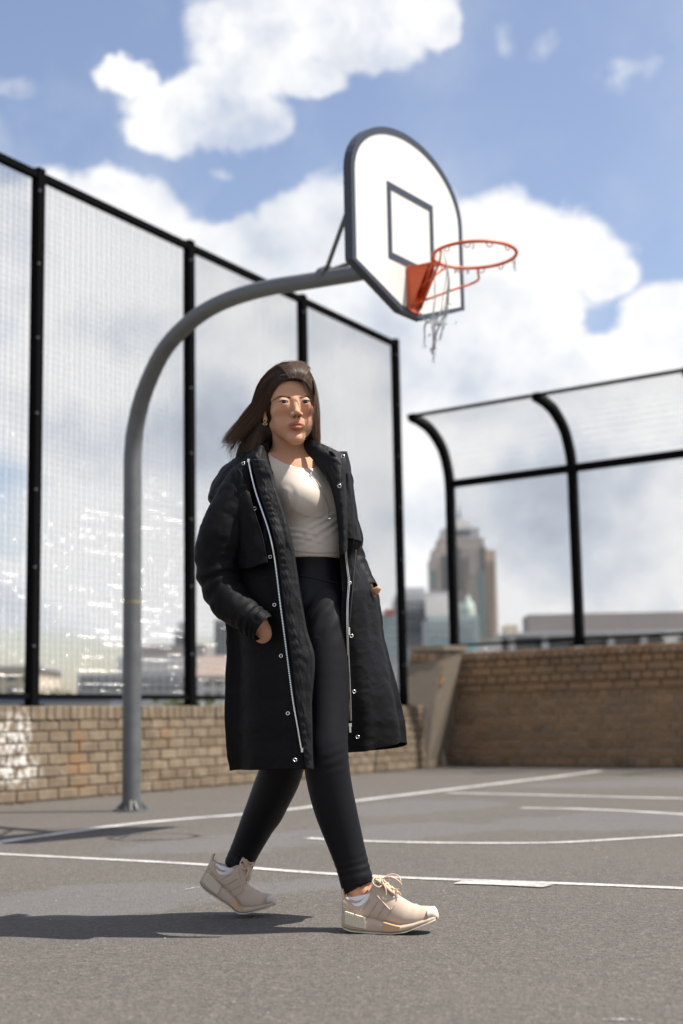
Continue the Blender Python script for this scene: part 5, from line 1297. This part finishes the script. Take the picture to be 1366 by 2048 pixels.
    # hood thrown back over her right shoulder
    G = loft_rows([[(492, 915, 4.16), (483, 912, 4.22), (500, 900, 4.34), (540, 895, 4.44)], [(470, 935, 4.15), (452, 932, 4.23), (470, 925, 4.36), (530, 920, 4.50)], [(452, 962, 4.14), (428, 966, 4.23), (450, 960, 4.38), (520, 955, 4.53)], [(440, 985, 4.14), (417, 992, 4.235), (440, 1000, 4.38), (515, 1000, 4.52)], [(446, 1000, 4.15), (422, 1006, 4.24), (445, 1015, 4.36), (515, 1010, 4.49)]], 70, 60)
    F3 = G.reshape(-1, 3); nn = gnormal(G); cr = (np.abs(vnoise(F3*16, 1, 31, 3)*2)-.3).reshape(70, 60)*.009; G = G+nn*cr[..., None]; v, q = grid_mesh(G); hd = link('hood', npmesh('hood', v, q), cm, coat, smooth=True); thick(hd, .008)
    # sleeves
    def sleeve(path, nv, nu, seed, folds, name='sleeve'):
        P = spline([tuple(aty(*p[0]))+(p[1], p[2]) for p in path], nv); c = P[:, :3]; rs = P[:, 3:5]
        tg = np.gradient(c, axis=0); tg /= np.linalg.norm(tg, axis=1)[:, None]; a = np.cross(tg, np.array([0, 1., 0])); a /= np.linalg.norm(a, axis=1)[:, None]; b_ = np.cross(tg, a)
        th = np.linspace(0, 2*math.pi, nu, endpoint=False); rad = a[:, None]*np.cos(th)[None, :, None]*rs[:, None, :1]+b_[:, None]*np.sin(th)[None, :, None]*rs[:, None, 1:]
        G = c[:, None]+rad; nrm = rad/np.linalg.norm(rad, axis=2)[..., None]; T = np.linspace(0, 1, nv)[:, None]*np.ones((1, nu)); F3 = G.reshape(-1, 3)
        d = (np.abs(vnoise(F3*np.array([11, 11, 15]), 1, seed, 3)*2)-.32).reshape(nv, nu)*.0075+(np.abs(vnoise(F3*34, 1, seed+9, 2)*2)-.3).reshape(nv, nu)*.003
        for (t0, w, amp, wl, phs) in folds: d += amp*np.exp(-((T-t0)/w)**2)*np.sin(T/wl*2*math.pi+phs+1.6*np.cos(th)[None, :]+5*vnoise(F3*7, 1, seed+2, 2).reshape(nv, nu))
        d *= np.clip((1-T)*14, .15, 1)*np.clip(T*10, .2, 1)
        G = G+nrm*d[..., None]; v, q = grid_mesh(G, True)
        x = link(name, npmesh(name, v, q[:, ::-1]), cm, coat, smooth=True); thick(x, .003); return v, P
    v1, P1 = sleeve([((512, 932, 4.19), .040, .055), ((494, 962, 4.17), .058, .066), ((474, 1006, 4.152), .068, .073), ((449, 1068, 4.14), .075, .078), ((438, 1120, 4.14), .070, .074), ((443, 1168, 4.13), .062, .068), ((464, 1206, 4.10), .056, .060), ((492, 1231, 4.06), .048, .050), ((516, 1249, 4.04), .043, .043), ((527, 1257, 4.035), .040, .040)], 190, 96, 3.,
           [(.56, .09, .0035, .07, 0.), (.85, .07, .002, .05, 2.)])
    v2, _ = sleeve([((660, 925, 4.33), .040, .05), ((671, 955, 4.37), .052, .06), ((678, 1010, 4.39), .052, .06), ((688, 1075, 4.395), .052, .056), ((703, 1125, 4.375), .046, .050), ((722, 1158, 4.35), .038, .042), ((733, 1180, 4.335), .036, .038)], 130, 72, 13., [(.6, .12, .003, .09, 0.)])
    # cuff tab on the sleeve, drawcords with metal tips
    cordm = simple('drawcord', (.012, .012, .013), .7)
    def cord(pts, Vsrc, y0=None):
        P = smooth_path(surf_pts(Vsrc, pts, .007, .008), 50, 1); mb = MB(); mb.tube(P, .0019, 6); c = mb.build('drawcord', cordm, coat, smooth=True); e = Vector(P[-1]); mb = MB(); mb.tube([e+UP*.002, e-UP*.020], .0030, 10); mb.build('cord_tip', metal, c)
    cord([(508, 1060), (509, 1075), (510, 1092), (512, 1108)], np.vstack([V, v1])); cord([(712, 1100), (708, 1140), (704, 1190), (700, 1235), (698, 1256)], V)
    # pocket flaps: welt where each hand goes in
    pass
    return coat

# ------------------------------------------------------------------ hair
def build_hair(root):
    m, t, b = material('dark_brown_hair', rough=.44, spec=.35); p = wpos(t)
    vc = t.new('ShaderNodeVertexColor', layer_name='tint').outputs[0]; t.put(b.inputs['Base Color'], vc)
    Yh = HO.y
    def W3(px, py, dy): return aty(px, py, Yh+dy)
    # solid under-hair so no scalp shows
    F = Field(np.arange(HO.x-.16, HO.x+.13, .003), np.arange(HO.y-.12, HO.y+.17, .003), np.arange(HO.z-.24, HO.z+.16, .003))
    F.ell(hp(0, 16, 29), [hr(76), hr(95), hr(83)], HM, .01); F.ell(hp(0, 30, -20), [hr(72), hr(70), hr(72)], HM, .03)
    F.cone(hp(-52, 30, -30), W3(495, 925, .05), .040, .024, .03); F.cone(hp(-60, 20, -10), W3(492, 880, .03), .022, .012, .02)
    F.cone(hp(50, 28, -20), W3(628, 900, .05), .030, .022, .03); F.cone(hp(0, 45, -30), W3(565, 930, .10), .06, .05, .03)
    F.ell(hp(2, -70, -10), [hr(55), hr(62), hr(70)], HM @ Matrix.Rotation(R(4), 4, 'Y'), .012, True)
    F.ell(hp(0, -60, -75), [hr(56), hr(50), hr(60)], HM, .012, True); F.ell(hp(-50, -42, -60), [hr(30), hr(45), hr(55)], HM, .01, True); F.ell(hp(48, -45, -60), [hr(25), hr(40), hr(60)], HM, .01, True)
    F.ell(hp(60, -48, 26), [hr(9), hr(34), hr(48)], HM, .012); F.ell(hp(4, -56, 76), [hr(50), hr(30), hr(15)], HM, .014)  # temple fill and lifted front roll, added to shade the face
    F.ell(hp(-72, -6, -30), [hr(9), hr(18), hr(16)], HM, .006, True)
    V, Q = F.mesh('hair_base'); V = relax(V, Q, 2, .5); N = vnormals(V, Q); V = V-N*.003
    o = link('hair', npmesh('hair', V, Q), m, root, smooth=True); paint(o, 'tint', np.tile([.022, .014, .010], (len(V), 1)))
    # strands between guide curves
    Vs = []; Qs = []; Cs = []; off = 0
    def strands(guides, n, r0=.00055, jit=.004, tip=.3, seg_=18, wisp=0.):
        nonlocal off
        Gd = np.array([spline([tuple(W3(*q)) for q in g], seg_) for g in guides]); k = len(Gd)
        for _ in range(n):
            u = NR.rand()*(k-1); i = min(int(u), k-2); f = u-i; P = Gd[i]*(1-f)+Gd[i+1]*f
            s = np.linspace(0, 1, seg_)[:, None]; jv = NR.normal(0, jit, 3); P = P+jv*(.35+s*.9)+NR.normal(0, jit*.6, 3)*np.sin(s*math.pi)+NR.normal(0, wisp, 3)*s**2
            P = P+np.array([1, .6, .4])*(.0012*np.sin(s*9+NR.rand()*6))
            ln = 1-NR.rand()*tip; P = np.array([P[0]]+[P[min(int(q), seg_-2)]*(1-(q-min(int(q), seg_-2)))+P[min(int(q), seg_-2)+1]*(q-min(int(q), seg_-2)) for q in np.linspace(0, (seg_-1)*ln, seg_)[1:]])
            tg = np.gradient(P, axis=0); tg /= np.maximum(np.linalg.norm(tg, axis=1)[:, None], 1e-9); a = np.cross(tg, [0, 1., .2]); a /= np.maximum(np.linalg.norm(a, axis=1)[:, None], 1e-9); b_ = np.cross(tg, a)
            r = (r0*NR.uniform(.6, 1.5)*(1-.75*s**2.2))
            ring = np.stack([P+(a*math.cos(q)+b_*math.sin(q))*r for q in (0, 2.09, 4.19)], 1).reshape(-1, 3); Vs.append(ring)
            kk = np.arange(seg_-1)[:, None]*3; Qs.append(np.concatenate([kk+np.array([[j, (j+1) % 3, 3+(j+1) % 3, 3+j]]) for j in range(3)])+off); off += len(ring)
            tone = NR.rand(); c = np.array([.034, .0215, .015])*(1-tone)+np.array([.15, .092, .064])*tone*.9; c = c*(1+.9*np.repeat(s, 3, axis=0)**2*np.array([1, .8, .6])); Cs.append(c*np.ones((len(ring), 3)))
    A = [[(574, 758, -.088), (555, 768, -.080), (543, 792, -.060), (532, 815, -.035), (512, 842, -.015), (490, 866, -.005), (468, 882, .0), (452, 893, .01)],
         [(584, 748, -.078), (559, 755, -.078), (537, 780, -.060), (517, 812, -.030), (494, 840, -.010), (470, 864, .0), (452, 880, .01), (441, 890, .01)],
         [(592, 737, -.055), (562, 741, -.055), (529, 770, -.040), (509, 806, -.015), (485, 835, .0), (467, 856, .015), (454, 872, .02), (445, 884, .02)],
         [(596, 727, -.020), (560, 731, -.020), (524, 765, -.01), (509, 808, .01), (494, 850, .02), (482, 893, .03), (473, 930, .03), (465, 962, .02)],
         [(596, 725, .02), (560, 731, .03), (525, 767, .04), (511, 812, .05), (500, 860, .06), (490, 905, .06), (482, 950, .05), (472, 980, .05)]]
    strands(A[:3], 800, .00055, .0046, .5); strands(A[3:], 1000, .0006, .0045, .16); strands(A[2:4], 260, .0006, .004, .45)
    strands([[(541, 795, -.02), (532, 830, .0), (524, 870, .0), (512, 905, .0), (505, 935, .0)], [(535, 800, .0), (514, 850, .01), (500, 890, .02), (483, 935, .02), (472, 975, .02)]], 700, .0006, .005, .3)
    B = [[(592, 756, -.090), (607, 762, -.085), (620, 782, -.068), (627, 812, -.050), (629, 845, -.035), (631, 875, -.02), (633, 898, .0)],
         [(594, 746, -.080), (612, 752, -.070), (624, 780, -.050), (631, 815, -.035), (636, 850, -.02), (637, 880, -.005), (637, 905, .01)],
         [(596, 736, -.050), (616, 742, -.045), (628, 772, -.030), (634, 812, -.015), (636, 850, .0), (637, 880, .01), (636, 910, .02)],
         [(597, 727, -.010), (614, 737, -.010), (629, 772, .0), (635, 815, .01), (637, 850, .02), (637, 880, .03), (634, 910, .03)]]
    strands(B, 1000, .0006, .0022, .2)
    # swept-up front: short arcs back over the crown
    strands([[(578, 757, -.090), (570, 744, -.082), (562, 735, -.055), (556, 731, -.02), (552, 732, .03)], [(586, 756, -.091), (583, 742, -.084), (579, 731, -.055), (577, 725, -.01), (576, 724, .05)], [(592, 756, -.091), (592, 741, -.084), (593, 730, -.055), (593, 723, -.01), (594, 722, .05)],
             [(600, 757, -.091), (604, 742, -.084), (607, 732, -.055), (607, 725, -.01), (605, 723, .05)], [(606, 760, -.089), (614, 747, -.079), (620, 739, -.05), (620, 736, -.02), (616, 736, .0)]], 480, .00055, .0014, .15, 14)
    # back of the head
    strands([[(562, 730, .06), (534, 770, .09), (520, 830, .10), (510, 890, .09), (500, 940, .08)], [(595, 724, .07), (590, 770, .11), (585, 840, .115), (580, 900, .10), (575, 940, .09)], [(612, 735, .06), (624, 780, .08), (628, 840, .09), (628, 890, .08), (625, 920, .07)]], 700, .0008, .005, .1)
    # flyaway wisps
    strands([[(528, 780, -.03), (505, 822, -.01), (480, 860, .0), (462, 882, .0), (446, 888, .0), (432, 897, .0)], [(525, 790, -.02), (500, 830, .0), (478, 870, .0), (466, 895, .0), (462, 905, .0), (466, 925, .0)], [(520, 790, .0), (495, 815, .0), (478, 840, .0), (470, 860, .0), (455, 880, .0), (440, 895, .0)]], 110, .0006, .004, .5, 22, .006)
    strands([[(628, 790, -.07), (627, 815, -.075), (623, 840, -.078), (615, 862, -.08), (602, 877, -.085)], [(630, 790, -.065), (630, 820, -.065), (626, 848, -.068), (618, 868, -.07), (604, 880, -.08)]], 26, .00035, .0012, .25, 18, .002)
    strands([[(600, 762, -.096), (606, 780, -.1), (617, 792, -.095), (626, 812, -.085)], [(612, 772, -.092), (620, 790, -.09), (626, 806, -.08), (628, 826, -.075)]], 14, .0003, .002, .3, 14, .003)
    V = np.concatenate(Vs); Q = np.concatenate(Qs); x = link('hair_strands', npmesh('hair_strands', V, Q), m, o, smooth=True); paint(x, 'tint', np.concatenate(Cs)); tag(x, kind='stuff')
    # earring: ring with a small eye-shaped charm
    gold = material('gold', (.75, .55, .28), .22, 1.)[0]
    c = W3(530, 838, -.030); mb = MB(); ring = [c+Vector((math.cos(a)*.0045, 0, math.sin(a)*.0060-.004)) for a in np.linspace(0, 2*math.pi, 16, endpoint=False)]; mb.tube(ring, .0008, 6, closed=True); e = mb.build('earring', gold, root, smooth=True)
    c = c-UP*.015; mb = MB(); el = [c+Vector((math.cos(a)*.0062, 0, math.sin(a)*.0036)) for a in np.linspace(0, 2*math.pi, 18, endpoint=False)]; mb.tube(el, .0010, 6, closed=True); mb.build('charm', gold, e, smooth=True)
    link('charm_bead', sphere_mesh('charm_bead', c, .0016, 10), gold, e, smooth=True)

# ------------------------------------------------------------------ trainers
def build_shoe(root, place, label=None, seed=0):
    """local x: heel 0 to toe .272, y: her outside negative (towards the viewer), z up"""
    rr = random.Random(seed)
    knit = SHOE['knit'][0]; ms, ol, plug, tan, capm, lace, sock = (SHOE[k] for k in ('mid', 'out', 'plug', 'tan', 'cap', 'lace', 'sock'))
    shoe = empty('shoe', PR.location); shoe.parent = root; shoe.location = (0, 0, 0)
    def prof(T, x): return np.interp(x, [p[0] for p in T], [p[1] for p in T])
    top = [(0, .084), (.006, .094), (.02, .098), (.05, .088), (.072, .100), (.10, .136), (.112, .140), (.14, .118), (.167, .099), (.194, .083), (.225, .0725), (.25, .0715), (.262, .069), (.269, .062), (.2735, .050)]
    sole_t = [(0, .055), (.02, .058), (.07, .046), (.13, .034), (.175, .027), (.21, .033), (.247, .044), (.262, .048), (.273, .046)]
    sole_b = [(0, .018), (.012, .009), (.035, .003), (.09, .0), (.15, .0), (.19, .006), (.225, .019), (.25, .028), (.273, .037)]
    wid = [(0, .012), (.006, .024), (.02, .032), (.05, .036), (.10, .036), (.14, .041), (.18, .047), (.21, .047), (.235, .043), (.252, .036), (.264, .025), (.270, .015), (.2735, .006)]
    cy = lambda x: .006*np.sin(np.clip((x-.08)/.19, 0, 1)*math.pi)*-1
    def ring(x, zb, zt, w, n=40, e=.62, narrow=1., yo=0.):
        out = []
        for k in range(n):
            a = 2*math.pi*k/n; ca, sa = math.cos(a), math.sin(a); y = w*math.copysign(abs(ca)**e, ca); z = (zt+zb)/2+(zt-zb)/2*math.copysign(abs(sa)**(e if sa < 0 else .9), sa)
            f = (z-zb)/(zt-zb); y *= 1-(1-narrow)*max(0, f)**1.3; out.append((x, y+cy(x)+yo, z))
        return out
    def loft(name, xs, zb, zt, wf, mat, par, narrow=lambda x: 1., e=.62, n=40, dn=None):
        G = np.array([ring(x, zb(x), zt(x), wf(x), n, e, narrow(x)) for x in xs]); v, q = grid_mesh(G, True); f = [tuple(a) for a in q]+[tuple(range(n))[::-1], tuple(range(len(v)-n, len(v)))]
        if dn is not None: v = dn(v)
        return fin(name, v, f, mat, par)
    def fin(name, v, f, mat, par, smooth=True):
        me = meshd(name, [place(Vector(tuple(p))) for p in v], [tuple(a)[::-1] for a in f]); bm = bmesh.new(); bm.from_mesh(me); bmesh.ops.recalc_face_normals(bm, faces=bm.faces[:]); bm.to_mesh(me); bm.free(); o = link(name, me, mat, par, False)
        if smooth: smooth_by_angle(o, 50)
        return o
    xs = np.concatenate([np.linspace(.004, .03, 10), np.linspace(.036, .24, 46), np.linspace(.245, .269, 12)])
    def up_dn(v):
        v = v.copy(); x = v[:, 0]
        # pressed-in creases over the toes
        v[:, 2] -= .0012*np.exp(-((x-.205)/.014)**2)*np.sin(x/.007*2)*(v[:, 2] > .06)
        return v+np.stack([v[:, 0]*0, v[:, 1]*0, .0010*vnoise(v, 60, seed, 2)], 1)
    upper = loft('upper', xs, lambda x: prof(sole_t, x)-.012, lambda x: prof(top, x), lambda x: prof(wid, x)-.002, knit, shoe, narrow=lambda x: float(np.interp(x, [0, .03, .09, .12, .2, .27], [.80, .66, .60, .52, .55, .7])), e=.8, dn=up_dn)
    mid = loft('midsole', xs, lambda x: prof(sole_b, x)+.003, lambda x: prof(sole_t, x), lambda x: prof(wid, x)+.0025, ms, shoe, e=.45)
    loft('outsole', xs, lambda x: prof(sole_b, x), lambda x: prof(sole_b, x)+.005, lambda x: prof(wid, x)+.0035, ol, mid, e=.4)
    # toe bumper
    xt = np.linspace(.250, .2735, 10); loft('toe_cap', xt, lambda x: prof(sole_t, x)-.006, lambda x: prof(top, x)+.0015-.35*max(0, .258-x), lambda x: prof(wid, x)+.0030, capm, shoe, e=.8)
    # ribbed heel block and forefoot block on the outer wall
    def block(name, x0, x1, zf0, zf1, mat, ribs):
        n = ribs*2+1 if ribs else 8; G = []
        for i in range(n*2):
            q = i/(n*2-1); x = x0+(x1-x0)*q; o_ = (.0052+(.0011 if ribs and (i//2) % 2 else 0)); w = prof(wid, x); zl, zh = prof(sole_b, x), prof(sole_t, x)
            a = zl+(zh-zl)*zf0(q); c = zl+(zh-zl)*zf1(q); y = -w+cy(x); G.append([(x, y+.004, a), (x, y-o_, a+.001), (x, y-o_, c-.001), (x, y+.004, c)])
        v, q_ = grid_mesh(np.array(G)); f = [tuple(a) for a in q_]+[(0, 1, 2, 3), tuple(range(len(v)-4, len(v)))[::-1]]; fin(name, v, f, mat, mid, False)
    block('heel_block', .016, .076, lambda q: .34-.06*q, lambda q: 1.04-.05*q, plug, 9); block('forefoot_block', .128, .176, lambda q: .22+.1*q, lambda q: .98-.12*q, tan, 0)
    # seams: three bands on the side, eyestay, collar rim
    def side(x, z, o_=.0012):
        zb, zt = prof(sole_t, x)-.012, prof(top, x); f = (z-zb)/(zt-zb); sa = 2*f-1; sa = math.copysign(min(1, abs(sa)), sa); s_ = abs(sa)**(1/.9 if sa > 0 else 1/.8); ca = math.sqrt(max(0, 1-s_*s_)); nr = float(np.interp(x, [0, .03, .09, .12, .2, .27], [.80, .66, .60, .52, .55, .7]))
        y = -(prof(wid, x)-.002)*ca**.8*(1-(1-nr)*max(0, f)**1.3); return (x, y+cy(x)-o_, z)
    def seamt(pts, r, mat, name, par=None, closed=False):
        mb = MB(); P = [place(Vector(tuple(p))) for p in (spline(pts, 26, closed) if len(pts) > 2 else pts)]; mb.tube(P, r, 6, closed=closed); return mb.build(name, mat, par or upper, smooth=True)
    sm = SHOE['seam']
    for k in range(4):
        x0 = .058+k*.024; seamt([side(x0, prof(sole_t, x0)+.002, .0008), side(x0+.014, prof(sole_t, x0)+.022, .0008), side(x0+.029, prof(sole_t, x0)+.043, .0008)], .0008, sm, 'side_seam')
    seamt([side(.092, .118), side(.105, .105), side(.128, .082), side(.146, .066), side(.150, .072)], .0020, SHOE['stay'], 'eyestay')
    seamt([side(.004, .075), side(.012, .070), side(.03, .064), side(.05, .060)], .0008, sm, 'heel_seam')
    # padded collar opening, heel pull tab, tongue
    col = []
    for a in np.linspace(0, 2*math.pi, 30, endpoint=False):
        x = .052+.040*math.cos(a); y = .024*math.sin(a); z = .088+.014*math.cos(a)*abs(math.cos(a))+.018*max(0, math.cos(a))-.004*abs(math.sin(a))+(.020*max(0, -math.cos(a))**2); col.append((x, y+cy(x), z))
    seamt(col, .0052, knit, 'collar_rim', closed=True)
    tv = [(.004, -.009, .086), (.004, .009, .086), (-.001, .008, .114), (-.001, -.008, .114)]; mb = MB(); mb.prism([place(Vector(p)) for p in tv], place(Vector((.006, 0, .003)))-place(Vector((0, 0, 0)))); mb.build('heel_tab', SHOE['stay'], upper, bevel=.0012)
    G = []
    for q in np.linspace(0, 1, 10):
        x = .094+.062*q; z = .154-.046*q+.004*math.sin(q*3.1); w = .019+.003*q; G.append([(x, cy(x)+w*s_, z-.006*s_*s_) for s_ in np.linspace(-1, 1, 9)])
    v, q_ = grid_mesh(np.array(G)); tg_ = fin('tongue', v, [tuple(a) for a in q_], knit, upper); thick(tg_, .005)
    # laces: crossings, then bow loops and loose ends
    def lz(x): return .156-.046*((x-.094)/.062)+.0035
    for k in range(5):
        x = .104+k*.0125
        seamt([(x, cy(x)-.022, lz(x)-.009), (x+.002, cy(x)-.012, lz(x)-.001), (x+.006, cy(x), lz(x+.006)+.002), (x+.010, cy(x)+.012, lz(x+.01)-.001), (x+.013, cy(x)+.021, lz(x+.013)-.007)], .0019, lace, 'lace_crossing', shoe)
        seamt([(x, cy(x)+.021, lz(x)-.008), (x+.002, cy(x)+.011, lz(x)-.001), (x+.006, cy(x), lz(x+.006)+.0038), (x+.010, cy(x)-.012, lz(x+.01)), (x+.013, cy(x)-.022, lz(x+.013)-.008)], .0019, lace, 'lace_crossing', shoe)
    kx = .118; kz = lz(kx)+.002
    seamt([(kx, -.004, kz), (kx+.018, -.020, kz+.008), (kx+.040, -.028, kz+.005), (kx+.058, -.024, kz-.010), (kx+.050, -.018, kz-.026), (kx+.030, -.016, kz-.022), (kx+.012, -.010, kz-.008), (kx, -.004, kz)], .0021, lace, 'lace_loop', shoe)
    seamt([(kx, .0, kz), (kx-.016, -.024, kz+.006), (kx-.020, -.036, kz-.006), (kx-.004, -.036, kz-.018), (kx+.010, -.020, kz-.008), (kx, -.002, kz)], .0021, lace, 'lace_loop', shoe)
    seamt([(kx, -.006, kz), (kx+.006, -.026, kz-.004), (kx+.016, -.036, kz-.022), (kx+.018, -.038, kz-.040)], .0019, lace, 'lace_end', shoe); seamt([(kx, .0, kz), (kx+.022, .006, kz+.012), (kx+.044, .0, kz+.010), (kx+.055, -.010, kz-.004)], .0019, lace, 'lace_end', shoe)
    mb = MB(); mb.tube([place(Vector((kx-.004, -.002, kz))), place(Vector((kx+.005, -.004, kz+.001)))], .0046, 8); mb.build('lace_knot', lace, shoe, smooth=True)
    # ankle sock
    G = []
    for z, r in ((.072, .031), (.086, .033), (.096, .0345), (.105, .035), (.103, .032)):
        G.append([(.054+(r+.006)*math.cos(a)+(z-.085)*.1, r*.82*math.sin(a)+cy(.05), z+(.008*math.cos(a) if z > .10 else 0)-.004) for a in np.linspace(0, 2*math.pi, 24, endpoint=False)])
    v, q_ = grid_mesh(np.array(G), True); fin('sock', v, [tuple(a) for a in q_], sock, shoe)
    return shoe
SHOE = {}
def build_shoes(root):
    kn, t, b = material('beige_knit', rough=.8, **{'Sheen Weight': .3}); p = wpos(t); t.put(b.inputs['Base Color'], t.mix(t.noise(p, 55, 4), (.45, .345, .265), (.50, .395, .31))); bump(t, b, t.noise(p, 800, 2), .5, .0008)
    SHOE.update(knit=(kn, t, b)); SHOE['mid'] = simple('beige_foam', (.47, .37, .285), .75, var=.08, scale=300, bmp=.4, bd=.0006); SHOE['out'] = simple('pale_rubber', (.56, .50, .42), .6); SHOE['plug'] = simple('cream_plug', (.58, .51, .39), .55, var=.05); SHOE['tan'] = simple('tan_plug', (.52, .34, .19), .5, var=.05)
    SHOE['cap'] = simple('white_rubber', (.55, .51, .455), .6, var=.06); SHOE['lace'] = simple('beige_lace', (.60, .44, .30), .8); SHOE['sock'] = simple('white_sock', (.78, .78, .82), .85, bmp=.4); SHOE['seam'] = simple('shoe_seam', (.38, .28, .20), .8); SHOE['stay'] = simple('pink_stay', (.58, .42, .32), .7)
    _k = SHOE['knit']; SHOE['knit'] = _k
    # front shoe: flat on the ground, toe towards the right and a little to the viewer
    h = gnd(692, 1858); tgt = gnd(866, 1862); d = (tgt-h); d.z = 0; d.normalize(); d = Vector((d.x, d.y, 0)).normalized(); h = Vector(g3(h)) if False else Vector((h.x, h.y, 0))
    hx = aty(684, 1845, 4.115); org = Vector((hx.x, 4.108, 0)); a = R(-13); dx = Vector((math.cos(a), math.sin(a), 0)); dy = Vector((-math.sin(a), math.cos(a), 0))
    def pf(v): return org+dx*v.x+dy*v.y+UP*v.z
    build_shoe(root, _wrap(pf), seed=1)
    # rear shoe: heel lifted, bent at the ball
    a2 = R(-7); dx2 = Vector((math.cos(a2), math.sin(a2), 0)); dy2 = Vector((-math.sin(a2), math.cos(a2), 0)); toe = gnd(552, 1829); org2 = Vector((toe.x, toe.y, 0))-dx2*.262-Vector((0, .035, 0))
    xb = .175; ang = R(22)
    def pr(v):
        x, z = v.x*.95, v.z*.95
        if x < xb:
            w = min(1, (xb-x)/.05); th = ang*w*w*(3-2*w); x1 = x-xb; cx = xb+x1*math.cos(th)+z*math.sin(th)*.9; cz = -x1*math.sin(th)+z*math.cos(th); x, z = cx, cz
        q = R(7); x0, z0 = x-.15, z; x, z = .15+x0*math.cos(q)+z0*math.sin(q), -x0*math.sin(q)+z0*math.cos(q)+.010
        return org2+dx2*x+dy2*v.y+UP*z
    build_shoe(root, _wrap(pr), seed=2)
def _wrap(f): return lambda v: f(Vector(tuple(v)))
build_ground(); build_lines(); build_debris()
build_left_wall(); build_right_wall(); build_pier(); build_wall_lump()
build_left_fence(); build_right_fence(); build_hoop()
build_city()
PR = empty('person', (0, 4.25, 0)); tag(PR, 'long-haired woman walking in an open black coat, cream top, black leggings and beige trainers', 'person')
build_body(PR); build_eyes(PR); build_clothes_inner(PR)
build_coat(PR); build_hair(PR); build_shoes(PR)
